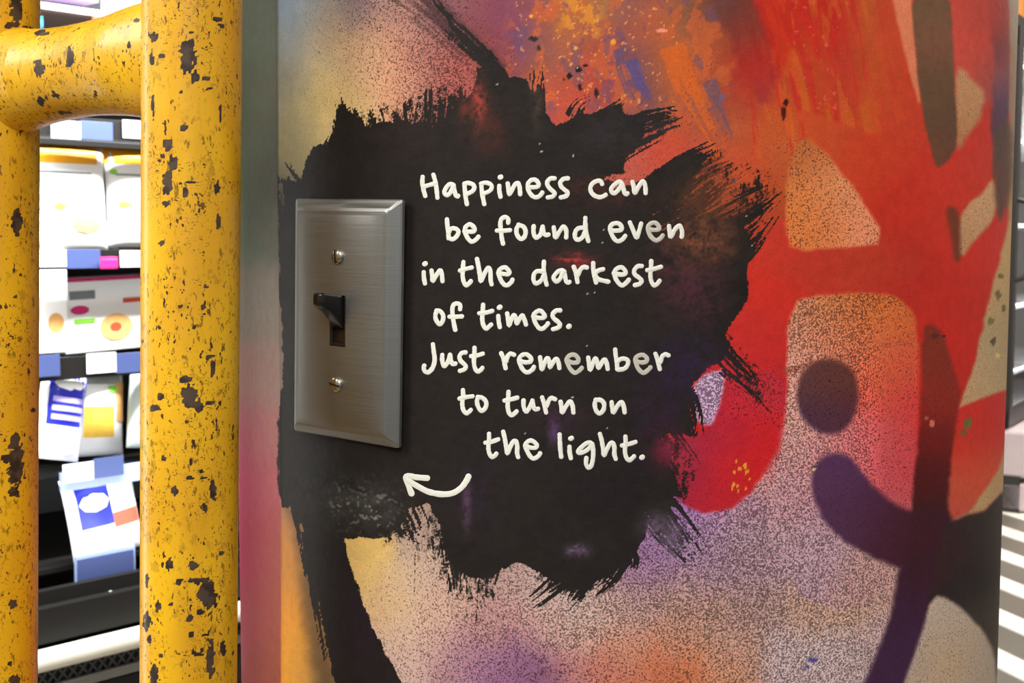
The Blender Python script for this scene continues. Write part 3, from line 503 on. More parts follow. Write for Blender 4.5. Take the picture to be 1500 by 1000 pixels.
WORDS = [
 ('Happiness', [((610,245),[
   [(92,140),(88,230),(105,330),(130,420)],[(250,110),(280,220),(298,340),(308,445)],[(110,282),(180,262),(270,235)],
   [(548,268),(510,243),(460,268),(415,340),(413,378),(445,408),(490,380),(528,310),(545,262)],[(545,262),(560,350),(578,408),(600,425),(612,417)],
   [(705,240),(710,330),(722,440),(740,540)],[(705,238),(760,228),(825,250),(850,290),(820,350),(742,390)],
   [(950,240),(958,330),(972,430),(995,540)],[(950,238),(1005,225),(1072,240),(1105,280),(1080,340),(990,385)],
   [(1225,145),(1238,140)],[(1215,272),(1215,340),(1232,432)]]),
  ((740,245),[[(38,238),(50,320),(62,395),(100,330),(145,252),(188,232),(212,290),(220,395)],
   [(345,290),(420,292),(480,280),(490,240),(460,195),(405,180),(350,215),(330,275),(350,355),(400,420),(455,440),(510,415),(545,370)],
   [(725,162),(665,165),(618,215),(625,270),(670,325),(725,375),(700,425),(625,442)],
   [(920,160),(855,170),(808,220),(820,280),(870,328),(916,370),(890,420),(815,440)]])]),
 ('can', [((850,245),[[(320,245),(302,205),(250,198),(180,235),(148,300),(165,370),(220,420),(290,437),(345,420),(372,402)],
   [(612,245),(580,210),(530,232),(475,280),(452,330),(480,378),(530,360),(580,300),(610,240)],[(612,240),(633,310),(650,378),(675,393),(692,382)],
   [(765,215),(785,290),(797,378),(850,290),(908,208),(940,230),(955,300),(958,378)]])]),
 ('be', [((640,310),[[(148,112),(155,200),(168,300),(172,388)],[(175,300),(205,252),(260,243),(314,280),(300,345),(240,400),(180,390)],
   [(405,290),(490,292),(545,285),(552,240),(490,185),(432,212),(410,270),(432,350),(480,420),(525,437),(580,402),(610,365)]])]),
 ('found', [((640,310),[[(1045,162),(1045,108),(1000,77),(945,110),(930,180),(940,280),(950,380),(970,470)],[(880,277),(980,278),(1072,270)],
   [(1200,190),(1168,250),(1172,330),(1225,397),(1280,370),(1300,290),(1268,220),(1195,192)]]),
  ((760,310),[[(218,212),(215,290),(232,358),(262,378),(320,330),(350,218)],[(350,218),(362,300),(395,342),(435,335)],
   [(512,230),(525,310),(537,380),(590,300),(652,218),(690,260),(698,330),(694,378)],
   [(975,92),(975,180),(988,300),(1005,380),(1020,430)],[(960,235),(890,237),(840,270),(820,340),(835,398),(880,407),(935,370),(965,300)]])]),
 ('even', [((870,310),[[(235,262),(300,278),(390,268),(408,230),(375,180),(320,167),(260,190),(235,245),(265,340),(310,410),(360,432),(420,402),(458,355)],
   [(527,158),(575,270),(625,382),(665,270),(692,175)],
   [(1100,210),(1110,300),(1125,370),(1180,270),(1248,202),(1282,250),(1292,320),(1285,368)]])]),
 ('even_grey', [((870,310),[[(790,250),(840,262),(900,268),(950,255),(955,225),(920,175),(870,160),(812,190),(790,250),(820,340),(870,400),(920,420),(975,390),(1008,348)]])]),
 ('in', [((610,370),[[(120,165),(132,158)],[(108,287),(110,360),(125,450)],[(222,262),(232,340),(240,415),(290,335),(345,258),(372,310),(382,418)]])]),
 ('the', [((610,370),[[(690,138),(682,220),(678,330),(692,420),(730,477),(780,440),(798,415)],[(640,262),(720,238),(812,218)],
   [(888,92),(910,200),(930,320),(942,415),(985,330),(1030,245),(1065,222),(1085,285),(1088,400),(1102,462)],
   [(1200,300),(1290,312),(1350,312),(1357,268),(1300,215),(1235,235),(1203,290),(1232,390),(1280,460),(1330,477),(1388,432),(1408,395)]])]),
 ('darkest', [((730,370),[[(668,132),(665,240),(680,340),(695,420),(708,468)],[(655,272),(570,272),(525,312),(515,390),(540,447),(590,437),(640,390),(668,330)],
   [(960,275),(930,257),(870,280),(812,352),(825,405),(860,422),(905,380),(938,310),(960,270)],[(965,275),(978,350),(995,420),(1020,437),(1042,428)],
   [(1105,207),(1135,290),(1160,430)],[(1165,330),(1200,250),(1248,210),(1298,218)]]),
  ((840,370),[[(290,152),(292,240),(307,340),(332,438)],[(435,242),(360,265),(318,320),(370,388),(450,412),(512,425)],
   [(590,300),(680,318),(750,312),(763,272),(710,215),(640,230),(597,290),(620,380),(670,452),(720,477),(780,432),(812,395)],
   [(1002,195),(940,200),(890,260),(902,320),(960,365),(998,410),(970,455),(900,475)],
   [(1140,122),(1137,210),(1127,330),(1142,420),(1182,477),(1225,458),(1262,410)],[(1082,257),(1180,237),(1282,207)]])]),
 ('of', [((620,435),[[(200,198),(180,260),(187,330),(240,400),(285,350),(292,270),(250,208),(195,198)],
   [(540,177),(540,115),(490,92),(440,120),(427,190),(435,290),(450,390),(470,480)],[(387,287),(480,287),(568,282)]])]),
 ('times.', [((620,435),[[(878,112),(872,210),(865,320),(882,410),(920,462),(965,430),(995,402)],[(822,237),(920,227),(1012,202)],
   [(1112,155),(1128,145)],[(1100,277),(1105,350),(1122,440)]]),
  ((700,435),[[(430,240),(445,330),(457,415),(490,330),(528,262),(560,320),(570,388),(610,320),(652,268),(680,320),(705,402)],
   [(812,285),(900,305),(965,298),(978,265),(920,200),(860,215),(817,270),(840,370),(890,447),(940,465),(1000,422),(1028,385)],
   [(1208,195),(1150,197),(1097,250),(1112,310),(1170,358),(1203,400),(1180,445),(1102,470)],[(1328,435),(1342,425)]])]),
 ('Just', [((610,495),[[(242,92),(255,200),(268,320),(240,430),(180,497),(130,490),(107,440),(116,402)],
   [(380,247),(378,320),(395,390),(418,408),(462,350),(493,245)],[(493,245),(505,320),(530,378),(572,373)],
   [(722,210),(670,217),(632,265),(647,330),(700,380),(725,418),(700,460),(638,480)],
   [(852,142),(850,240),(843,340),(855,430),(892,490),(940,470),(967,437)],[(802,265),(890,253),(972,228)]])]),
 ('remember', [((720,495),[[(142,222),(175,300),(207,442)],[(215,340),(240,262),(285,228),(332,245)],
   [(402,325),(490,355),(568,345),(582,305),(540,252),(485,237),(425,268),(405,330),(440,430),(490,490),(540,500),(600,460),(622,422)],
   [(712,282),(725,370),(738,460),(775,370),(818,292),(850,350),(857,430),(900,360),(948,302),(980,350),(995,440)]]),
  ((840,495),[[(217,287),(230,380),(245,465),(285,370),(323,297),(350,360),(367,435),(410,370),(455,312),(485,360),(502,452)],
   [(612,168),(620,260),(637,370),(642,455)],[(650,340),(690,308),(750,302),(800,332),(790,400),(740,450),(655,462)],
   [(1202,232),(1230,310),(1265,455)],[(1275,350),(1300,272),(1345,238),(1393,255)]])]),
 ('remember_grey', [((720,495),[[(1100,325),(1180,358),(1258,352),(1272,305),(1235,255),(1180,242),(1125,270),(1100,325),(1140,430),(1190,490),(1230,507),(1290,470),(1322,435)]]),
  ((840,495),[[(907,330),(980,355),(1060,347),(1077,300),(1040,257),(990,245),(925,275),(907,330),(940,430),(990,490),(1035,507),(1100,460),(1128,428)]])]),
 ('to', [((660,560),[[(182,112),(185,200),(172,300),(187,400),(235,450),(275,425),(297,402)],[(132,237),(210,217),(322,202)],
   [(405,212),(388,280),(408,360),(455,417),(512,370),(522,290),(470,227),(400,212)]])]),
 ('turn', [((660,560),[[(850,137),(845,230),(837,340),(852,430),(890,480),(940,450),(967,422)],[(792,265),(880,248),(978,222)],
   [(1070,262),(1070,340),(1090,408),(1120,420),(1170,345),(1200,265)],[(1200,265),(1213,340),(1240,392),(1283,385)]]),
  ((780,560),[[(142,220),(170,310),(200,440)],[(210,340),(240,262),(280,227),(332,245)],[(412,282),(425,360),(435,440),(490,350),(548,278),(585,330),(600,440)]])]),
 ('on', [((780,560),[[(930,252),(912,320),(932,410),(985,452),(1040,400),(1048,310),(1000,258),(925,255)],[(1160,290),(1170,370),(1185,442),(1240,350),(1303,287),(1337,350),(1350,438)]])]),
 ('the', [((700,620),[[(165,152),(165,240),(155,350),(167,430),(205,490),(250,470),(272,442)],[(112,282),(200,267),(298,232)],
   [(372,122),(395,220),(415,340),(432,440),(470,350),(520,265),(560,262),(577,330),(575,430),(590,492)],
   [(692,330),(780,355),(850,352),(862,310),(800,255),(740,260),(697,320),(730,420),(780,495),(830,512),(890,472),(912,437)]])]),
 ('light.', [((810,620),[[(98,162),(102,260),(108,380),(122,490)],[(258,222),(274,215)],[(242,342),(245,420),(262,508)],
   [(575,302),(530,277),(460,310),(372,400),(390,432),(460,412),(520,370),(572,310)],[(577,302),(590,400),(585,520),(560,620),(520,645),(485,590),(490,505)],
   [(688,155),(715,250),(735,370),(750,470),(790,380),(840,292),(880,287),(900,350),(900,450),(920,520)],
   [(1062,192),(1065,280),(1055,400),(1072,490),(1115,540),(1160,510),(1188,482)],[(1012,322),(1110,302),(1208,270)],[(1298,500),(1312,490)]])]),
]
for name, groups in WORDS:
    V, F = [], []
    for (ox, oy), strokes in groups:
        for s_ in strokes:
            dot = len(s_) == 2 and abs(s_[0][0]-s_[1][0]) < 20
            marker(V, F, [(ox+x/10, oy+y/10) for x, y in s_], 3.6 if dot else 3.22)
    grey = name.endswith('_grey')
    o = mobj('painted_letter' if grey else 'painted_word', V, F, M_thin if grey else M_white, col, True)
    o['label'] = ('thinly painted greyish letter e' if grey else 'white handwritten word "%s"' % name.replace('_grey', ''))
V, F = [], []
for s_ in ([(575,250),(380,235),(190,217),(230,380),(288,535)], [(240,310),(400,400),(600,500),(850,545),(1050,520),(1200,420),(1290,300),(1330,220)]):
    marker(V, F, [(580+x/12.5, 680+y/12.5) for x, y in s_], 4.3)
mobj('painted_arrow', V, F, M_white, col, True)['label'] = 'white curved arrow pointing up at the switch'

# ------------------------------------------------------------------ light switch
TH = -.656; zc = CH-.0377; tilt = -.025
n_ = Vector((math.sin(TH), -math.cos(TH), 0)); t_ = Vector((math.cos(TH), math.sin(TH), 0))
sw = empty('light_switch', (CX+n_.x*(CR+.0002), CY+n_.y*(CR+.0002), zc), 'brushed steel toggle light switch on the black painted patch', 'light switch')
rot = Matrix((t_, -n_, Vector((0, 0, 1)))).transposed()   # local x across, local y into wall, z up
sw.rotation_euler = (rot @ Matrix.Rotation(-tilt, 3, 'Y')).to_euler()
def steel():
    m, nt, N, L, b = nmat('brushed_steel')
    tc = N.new('ShaderNodeTexCoord'); mp = N.new('ShaderNodeMapping'); mp.inputs['Scale'].default_value = (25, 25, 3500)
    nz = N.new('ShaderNodeTexNoise'); nz.inputs['Scale'].default_value = 1; nz.inputs['Detail'].default_value = 4
    L.new(tc.outputs['Object'], mp.inputs[0]); L.new(mp.outputs[0], nz.inputs['Vector'])
    r = N.new('ShaderNodeMapRange'); r.inputs['To Min'].default_value = .32; r.inputs['To Max'].default_value = .58; L.new(nz.outputs['Fac'], r.inputs['Value']); L.new(r.outputs[0], b.inputs['Roughness'])
    bp = N.new('ShaderNodeBump'); bp.inputs['Strength'].default_value = .12; bp.inputs['Distance'].default_value = .0003; L.new(nz.outputs['Fac'], bp.inputs['Height']); L.new(bp.outputs[0], b.inputs['Normal'])
    b.inputs['Base Color'].default_value = (.35, .365, .36, 1); b.inputs['Metallic'].default_value = 1; b.inputs['Anisotropic'].default_value = .5
    return m
M_steel = steel(); M_screw = pmat('screw_steel', (190, 184, 172), .25, 1)
M_blk = pmat('black_plastic', (22, 20, 20), .16, spec=.5); M_brown = pmat('dark_brown_plastic', (36, 26, 20), .35)
def plate():
    # sections from the wall outwards: (half width, half height, y)
    W, H = .035, .05715
    sec = [(W, H, -.0), (W, H, -.0016), (W-.0006, H-.0006, -.0024), (W-.0042, H-.0042, -.0056), (W-.0056, H-.0056, -.0062), (W-.0075, H-.0075, -.0063)]
    bm = bmesh.new(); prev = None
    for a, c, y in sec:
        r = .0012; ring = []
        for sx, sz, a0 in ((1, 1, 0), (-1, 1, 90), (-1, -1, 180), (1, -1, 270)):
            for k in range(4):
                an = math.radians(a0+k*30); ring.append(bm.verts.new((sx*(a-r)+r*math.cos(an), y, sz*(c-r)+r*math.sin(an))))
        if prev:
            for i in range(16): bm.faces.new((prev[i], prev[(i+1) % 16], ring[(i+1) % 16], ring[i]))
        prev = ring
    # very slightly domed front with the toggle slot left open
    w_, h_ = W-.0075, H-.0075; X = [-w_+w_*2*i/22 for i in range(23)]; X = sorted([x for x in X if abs(abs(x)-.0052) > .001]+[-.0052, .0052]); Zs = [-h_, -h_+.006, -.0121, .0121, h_-.006, h_]
    dome = lambda x, z: -.0063-.0011*(1-abs(x/w_)**4)*min(1, (h_-abs(z))/.006)
    gv = {(i, j): bm.verts.new((x, dome(x, z), z)) for i, x in enumerate(X) for j, z in enumerate(Zs)}
    for i in range(len(X)-1):
        for j in range(5):
            if j == 2 and abs((X[i]+X[i+1])/2) < .005: continue
            f = bm.faces.new((gv[i, j], gv[i+1, j], gv[i+1, j+1], gv[i, j+1])); f.smooth = True
    ins = [(i, j) for i, x in enumerate(X) if abs(x) < .0053 for j in (2, 3)]
    lo = [gv[i, j] for i, j in ins if j == 2]; hi = [gv[i, j] for i, j in ins if j == 3][::-1]; loop = lo+hi
    dp = [bm.verts.new((v.co.x, -.0045, v.co.z)) for v in loop]; loop = [bm.verts.new(v.co) for v in loop]
    for q in range(len(loop)): bm.faces.new((loop[q], loop[(q+1) % len(loop)], dp[(q+1) % len(loop)], dp[q]))
    return bm
bobj('wall_plate', plate(), M_steel, sw)
bm = bmesh.new(); bbox(bm, (0, -.0047, 0), (.0102, .001, .024), .0002)
bbox(bm, (-.0045, -.0058, 0), (.0012, .0026, .0238), .0002); bbox(bm, (.0045, -.0058, 0), (.0012, .0026, .0238), .0002); bbox(bm, (0, -.0058, -.0113), (.0102, .0026, .0012), .0002)
bobj('toggle_housing', bm, M_brown, sw)
# toggle lever, up position: a tapering bar whose top stays level with the slot's top
bm = bmesh.new(); secs = [(-.0048, .0036, -.0045, .0119), (-.0075, .0036, -.0035, .0120), (-.0105, .0035, .0005, .0125), (-.0150, .0033, .0045, .0131), (-.0185, .0031, .0062, .0136), (-.0204, .0028, .0074, .0135), (-.0211, .0020, .0088, .0127)]
prev = None
for y, hw, z0, z1 in secs:
    r = min(.0012, hw*.5); ring = []
    for sx, sz, a0 in ((1, z1, 0), (-1, z1, 90), (-1, z0, 180), (1, z0, 270)):
        up = 1 if sz == z1 else -1
        for k in range(4):
            an = math.radians(a0+k*30); ring.append(bm.verts.new((sx*(hw-r)+r*math.cos(an), y, sz-up*r+r*math.sin(an))))
    if prev:
        for i in range(16): bm.faces.new((prev[i], prev[(i+1) % 16], ring[(i+1) % 16], ring[i]))
    else: bm.faces.new(ring[::-1])
    prev = ring
bm.faces.new(prev); bobj('toggle', bm, M_blk, sw, True)
for sz, ang in ((.0302, 85), (-.0302, 8)):
    bm = bmesh.new(); NR = 24; prof = [(.0036, -.0075), (.0036, -.0082), (.0032, -.0087), (.0022, -.0092), (.0010, -.0095)]; prev = None
    for r, y in prof:
        ring = [bm.verts.new((r*math.cos(2*math.pi*k/NR), y, sz+r*math.sin(2*math.pi*k/NR))) for k in range(NR)]
        if prev:
            for i in range(NR): bm.faces.new((prev[i], prev[(i+1) % NR], ring[(i+1) % NR], ring[i]))
        prev = ring
    bm.faces.new(prev); s_ = bobj('screw', bm, M_screw, sw, True)
    box('screw_slot', (0, -.0091, sz), (.0062, .0012, .0008), M_brown, s_, 0, None)
    sl = s_.children[0]; sl.data.transform(Matrix.Translation((0, 0, sz)) @ Matrix.Rotation(math.radians(ang), 4, 'Y') @ Matrix.Translation((0, 0, -sz)))

# ------------------------------------------------------------------ yellow rail
def yellow():
    m, nt, N, L, b = nmat('chipped_yellow_enamel')
    tc = N.new('ShaderNodeTexCoord'); A = N.new('ShaderNodeAttribute'); A.attribute_name = 'chips'
    def noise(scale, det, st=(1, 1, 1), rough=.5):
        mp = N.new('ShaderNodeMapping'); mp.inputs['Scale'].default_value = st; L.new(tc.outputs['Object'], mp.inputs[0])
        n = N.new('ShaderNodeTexNoise'); n.inputs['Scale'].default_value = scale; n.inputs['Detail'].default_value = det; n.inputs['Roughness'].default_value = rough; L.new(mp.outputs[0], n.inputs['Vector']); return n.outputs['Fac']
    def ramp(x, lo, hi, t0=0, t1=1):
        n = N.new('ShaderNodeMapRange'); n.interpolation_type = 'SMOOTHSTEP'; n.inputs['From Min'].default_value = lo; n.inputs['From Max'].default_value = hi; n.inputs['To Min'].default_value = t0; n.inputs['To Max'].default_value = t1; L.new(x, n.inputs['Value']); return n.outputs[0]
    def mx(f, a, c):
        n = N.new('ShaderNodeMix'); n.data_type = 'RGBA'; L.new(f, n.inputs[0])
        for k, v in ((6, a), (7, c)):
            if isinstance(v, tuple): n.inputs[k].default_value = v
            else: L.new(v, n.inputs[k])
        return n.outputs[2]
    def mul(a, c):
        n = N.new('ShaderNodeMath'); n.operation = 'MULTIPLY'; L.new(a, n.inputs[0])
        if isinstance(c, float): n.inputs[1].default_value = c
        else: L.new(c, n.inputs[1])
        return n.outputs[0]
    Y1 = (*lin((238, 184, 26)), 1); Y2 = (*lin((222, 164, 28)), 1); DK = (*lin((62, 40, 24)), 1); OL = (*lin((150, 112, 20)), 1)
    c = mx(ramp(noise(40, 3, (1, 1, .4)), .35, .65), Y1, Y2)
    c = mx(mul(ramp(noise(170, 3, (1, 1, .8), .6), .58, .66), .4), c, OL)
    sp = mul(ramp(noise(330, 2, (1, 1, .6), .6), .635, .665), ramp(noise(28, 2), .44, .58)); c = mx(sp, c, DK)
    c = mx(mul(ramp(noise(520, 2, (1, 1, .35), .7), .60, .65), ramp(noise(45, 3), .42, .56)), c, OL)
    c = mx(mul(ramp(noise(700, 2, (.8, 1, .45), .7), .625, .655), ramp(noise(60, 3), .46, .56)), c, DK)
    c = mx(mul(ramp(noise(600, 2, (1, 1, 2.2), .7), .64, .66), ramp(noise(33, 3), .48, .56)), c, DK)
    n = noise(420, 3, (1, 1, .7)); ad = N.new('ShaderNodeMath'); ad.operation = 'ADD'; L.new(A.outputs['Fac'], ad.inputs[0]); sb = N.new('ShaderNodeMath'); sb.operation = 'MULTIPLY_ADD'; L.new(n, sb.inputs[0]); sb.inputs[1].default_value = .5; sb.inputs[2].default_value = -.25; L.new(sb.outputs[0], ad.inputs[1])
    ch = ramp(ad.outputs[0], .42, .56); c = mx(ch, c, mx(ramp(noise(160, 3), .4, .6), (*lin((48, 32, 24)), 1), (*lin((78, 62, 48)), 1)))
    L.new(c, b.inputs['Base Color'])
    L.new(ramp(ch, 0, 1, .38, .65), b.inputs['Roughness']); b.inputs['Specular IOR Level'].default_value = .4; b.inputs['Coat Weight'].default_value = .15; b.inputs['Coat Roughness'].default_value = .2
    hh = N.new('ShaderNodeMath'); hh.operation = 'MULTIPLY_ADD'; L.new(ch, hh.inputs[0]); hh.inputs[1].default_value = -.6; L.new(noise(110, 3), hh.inputs[2])
    bp = N.new('ShaderNodeBump'); bp.inputs['Strength'].default_value = .3; bp.inputs['Distance'].default_value = .0008; L.new(hh.outputs[0], bp.inputs['Height']); L.new(bp.outputs[0], b.inputs['Normal'])
    return m
M_yel = yellow()
PR = .0222
def chips_on(P, lst):
    """lst: chips seen at (x, y) with radii, in photograph pixels"""
    x, y = proj(P); out = np.zeros(len(x)); front = np.ones(len(x), bool)
    for i, (cx, cy, rx, ry) in enumerate(lst):
        I = np.nonzero((abs(x-cx) < rx*2) & (abs(y-cy) < ry*2))[0]
        e = np.sqrt(((x[I]-cx)/rx)**2+((y[I]-cy)/ry)**2)+1.1*(fbm(x[I]/4+i*5, y[I]/6, 81)-.5)+.5*(vn(x[I]/1.8, y[I]/4, 83)-.5)
        out[I] = np.maximum(out[I], 1-sm(.6, 1.05, e))
    return out
def post(c0, c1, chips):
    """pipe between two world points, fine mesh where the photograph shows it"""
    c0 = np.array(c0); c1 = np.array(c1); d = (c1-c0)/np.linalg.norm(c1-c0); Lg = np.linalg.norm(c1-c0)
    z = np.concatenate([np.linspace(0, .95, 6)[:-1], np.arange(.95, 1.58, .0009), np.linspace(1.58, Lg, 8)]); an = np.linspace(0, 2*math.pi, 121)[:-1]
    u = np.cross(d, [0, 1, 0]); u /= np.linalg.norm(u); v = np.cross(d, u)
    Z, A = np.meshgrid(z, an, indexing='ij'); P = c0+Z[..., None]*d+PR*(np.cos(A)[..., None]*u+np.sin(A)[..., None]*v)
    P = P.reshape(-1, 3); nt = len(an); F = [(i*nt+j, i*nt+(j+1) % nt, (i+1)*nt+(j+1) % nt, (i+1)*nt+j) for i in range(len(z)-1) for j in range(nt)]
    back = ((P-CAM)@FW) > ((c0+((P-c0)@d)[:, None]*d-CAM)@FW)
    ch = chips_on(P, chips); ch[back] = 0
    return P, F, ch
def chipped(name, P, F, ch, parent, org):
    o = mobj(name, P-np.array(org), F, M_yel, parent, True)
    a = o.data.attributes.new('chips', 'FLOAT', 'POINT'); a.data.foreach_set('value', ch.astype(np.float32)); return o
def pipe_ends(xt, xb, depth):
    a = np.array(at_depth(xt, 0, depth)); b = np.array(at_depth(xb, 1000, depth)); d = (b-a)/(b-a)[2]
    return a+d*(0.0-a[2]), a+d*(2.4-a[2])
r0, r1 = pipe_ends(281.5, 276.5, .59); l0, l1 = pipe_ends(-10, -11, .655)
rail = empty('pipe_rail', tuple((r0+l0)/2), 'chipped yellow steel pipe rail, two uprights joined by a rung, left of the column', 'railing')
org = (r0+l0)/2
RC = [(226,55,8,9),(222,85,4,12),(275,85,14,30),(285,112,7,14),(279,47,5,4),(318,28,8,5),(325,38,8,3),(265,135,4,4),(303,115,8,3),(308,130,8,3),(237,82,6,3),(322,162,2.5,28),(224,160,3,22),(268,188,7,6),(246,212,8,12),(254,238,8,14),(245,268,9,22),(272,282,5,10),(244,298,8,5),(278,268,9,2.5),(318,275,5,14),(320,325,5,14),(237,356,5,4),(298,450,4,5),(302,420,5,3),
      (312,537,4.5,15),(277,578,15,18),(290,596,10,9),(272,555,14,6),(310,522,9,3),(235,580,7,6),(228,598,10,5),(307,590,9,4),(240,672,5,6),(280,676,4,6),(294,690,5,3),(300,700,9,3),(278,700,9,3),(256,718,5,9),(312,715,6,22),(300,740,3,12),(216,850,4,12),(305,868,16,26),(290,850,22,6),(247,826,10,9),(262,852,8,7),(283,828,8,7),(278,905,6,7),(294,896,8,4),(216,910,7,16),(232,888,5,9),(220,935,4,9),(309,965,7,30),(327,950,5,14),(290,958,9,4),(226,988,8,16),(280,930,4,9),(300,930,9,2.5),(325,810,6,5),(250,885,5,3),(236,960,4,5)]
LC = [(24,15,10,30),(38,45,14,8),(12,38,7,7),(25,325,8,25),(22,435,3,4),(20,395,3,5),(48,600,4,5),(22,650,10,18),(24,678,14,40),(8,672,7,9),(20,720,10,9),(18,885,7,9),(15,972,4,5),(20,995,10,8)]
P, F, ch = post(r0, r1, RC); o_ = chipped('upright', P, F, ch, rail, org)
P, F, ch = post(l0, l1, LC); chipped('upright', P, F, ch, rail, org)
# rung: follows the seen centre line, waisted in the middle and flared to both uprights
kn = np.array([(-30,122,100),(0,121,92),(14,120,86),(26,118,79),(40,116.5,73),(56,114,69),(78,110.5,66.5),(105,106,65.5),(135,101,66.5),(165,97,70),(190,93,75),(212,90,81),(240,88,88),(280,86,90)], float)
xs = np.linspace(-30, 279, 150); cy_ = np.interp(xs, kn[:, 0], kn[:, 1]); hh_ = np.interp(xs, kn[:, 0], kn[:, 2])
ker = np.ones(9)/9; pad = lambda a: np.convolve(np.pad(a, 4, 'edge'), ker, 'valid'); cy_ = pad(cy_); hh_ = pad(hh_)
dep = .655+(.59-.655)*(xs+10)/(290); Cn = np.array([at_depth(x, y, d) for x, y, d in zip(xs, cy_, dep)]); Rr = hh_*dep/FPX
ax = Cn[-1]-Cn[0]; ax[2] = 0; ax /= np.linalg.norm(ax); side = np.array([-ax[1], ax[0], 0]); an = np.linspace(0, 2*math.pi, 97)[:-1]
dd_ = np.minimum(Rr*.92, np.interp(xs, [10, 60, 200, 250], [.018, .0215, .0225, .0195]))
P = np.array([Cn[i]+dd_[i]*math.cos(a)*side+Rr[i]*math.sin(a)*np.array([0, 0, 1]) for i in range(len(xs)) for a in an]); nt = len(an)
F = [(i*nt+j, i*nt+(j+1) % nt, (i+1)*nt+(j+1) % nt, (i+1)*nt+j) for i in range(len(xs)-1) for j in range(nt)]
ch = chips_on(P, [(58,100,11,14),(103,85,8,16),(92,165,16,3),(140,138,2.5,8),(82,140,7,3),(60,150,5,8),(190,68,4,7),(60,48,12,5),(200,30,5,5)]); ch[(P-np.repeat(Cn, nt, 0))@FW > 0] = 0
chipped('rung', P, F, ch, rail, org)
# ------------------------------------------------------------------ chilled display left of the column
ua = math.radians(42.9); U = np.array([math.sin(ua), math.cos(ua), 0]); NV = np.array([U[1], -U[0], 0])   # run of the shelves, outward normal
P0 = np.array([-.855, 2.6, 0.])
ROTC = Matrix((Vector(U), Vector(-NV), Vector((0, 0, 1)))).transposed()
cool = empty('chiller_cabinet', tuple(P0), 'black open chiller with lit shelves of packed bread and snacks behind the yellow rail', 'fridge', rot=ROTC.to_euler())
def cu(px, py, off=0):
    """point of the plane parallel to the cabinet front, `off` metres behind it, in cabinet coordinates"""
    q = on_plane(px, py, P0-NV*off, NV)-P0; return float(q@U), float(q[2])
M_black = pmat('black_cabinet_metal', (26, 24, 22), .45, spec=.2); M_shelf = pmat('shelf_metal', (60, 56, 54), .5)
M_back = pmat('chiller_liner', (40, 40, 40), .6); M_cream = pmat('cream_bumper', (216, 212, 196), .45); M_pinkshelf = pmat('pale_shelf_edge', (214, 190, 182), .4)
M_blue = pmat('blue_tag_card', (62, 74, 118), .45, vary=.05); M_wtag = pmat('white_tag_card', (235, 235, 238), .5, vary=.02); M_rail = pmat('clear_price_rail', (150, 165, 205), .25)
M_dblue = pmat('deep_blue_print', (28, 36, 168), .35); M_w = pmat('white_film', (240, 240, 238), .35, vary=.02); M_orange = pmat('orange_print', (244, 166, 12), .4); M_bread = pmat('bread_print', (214, 160, 96), .45, vary=.3, scale=60)
M_pink = pmat('magenta_print', (206, 36, 110), .4); M_green = pmat('green_print', (130, 200, 60), .4); M_grey = pmat('grey_print', (110, 118, 118), .5); M_red = pmat('red_print', (200, 70, 40), .45); M_yellowp = pmat('yellow_print', (236, 190, 70), .45, vary=.12, scale=60); M_lil = pmat('lilac_print', (160, 150, 205), .5)
M_smoke = pmat('grey_green_film', (160, 168, 160), .4); M_cyan = pmat('cyan_card', (10, 150, 230), .4)
M_lamp, _nt, _N, _L, _b = nmat('lit_tube'); _b.inputs['Emission Color'].default_value = (1, 1, 1, 1); _b.inputs['Emission Strength'].default_value = 6
z_at = lambda py, off=0: cu(130, py, off)[1]
box('back_panel', (-.6, .62, 1.05), (5.2, .03, 2.1), M_back, cool); box('base', (-.6, .30, .22), (5.2, .62, .44), M_black, cool); box('top_panel', (-.6, .3, 2.13), (5.2, .66, .06), M_black, cool)
box('side_panel', (-3.2, .3, 1.05), (.04, .64, 2.1), M_black, cool); box('side_panel', (2.0, .3, 1.05), (.04, .64, 2.1), M_black, cool)
sh = [(12, .14), (206, .09), (380, .08), (532, .07), (688, .07), (826, .06)]
for i, (py, off) in enumerate(sh):
    z = z_at(py, off); box('shelf', (-.6, off+.27, z-.004), (5.1, .50, .014), M_black if i else M_pinkshelf, cool, .002)
zb = z_at(948, -.06)
bm = bmesh.new(); bbox(bm, (-.6, -.07, zb), (5.2, .05, .036), .012, None, 3); bobj('bumper', bm, M_cream, cool, True)
box('lower_panel', (-.6, -.02, zb+.055), (5.2, .03, .07), M_black, cool); box('front_lip', (-.6, .0, (z_at(850,0)+zb)/2+.02), (5.2, .02, (z_at(850)-zb)-.04), M_black, cool)
# kick vent: a dark panel with a raised diagonal mesh, joined because the wires are too fine to count
M_mesh = pmat('grey_vent_mesh', (84, 88, 88), .4, metal=.4); box('kick_panel', (-.6, .02, zb-.22), (5.2, .02, .38), pmat('dark_kick_panel', (38, 40, 42), .5), cool)
bm = bmesh.new()
for i in range(70):
    x = -.9+i*.022
    for sgn in (1, -1): bbox(bm, (x, .004, zb-.16), (.0035, .003, .36), 0, Matrix.Rotation(sgn*math.radians(38), 3, 'Y'))
o = bobj('vent_mesh', bm, M_mesh, cool); o['kind'] = 'stuff'
box('vent_trim', (-.6, -.004, zb-.085), (5.2, .012, .02), pmat('grey_trim_metal', (130, 130, 124), .35, metal=.5), cool, .003)
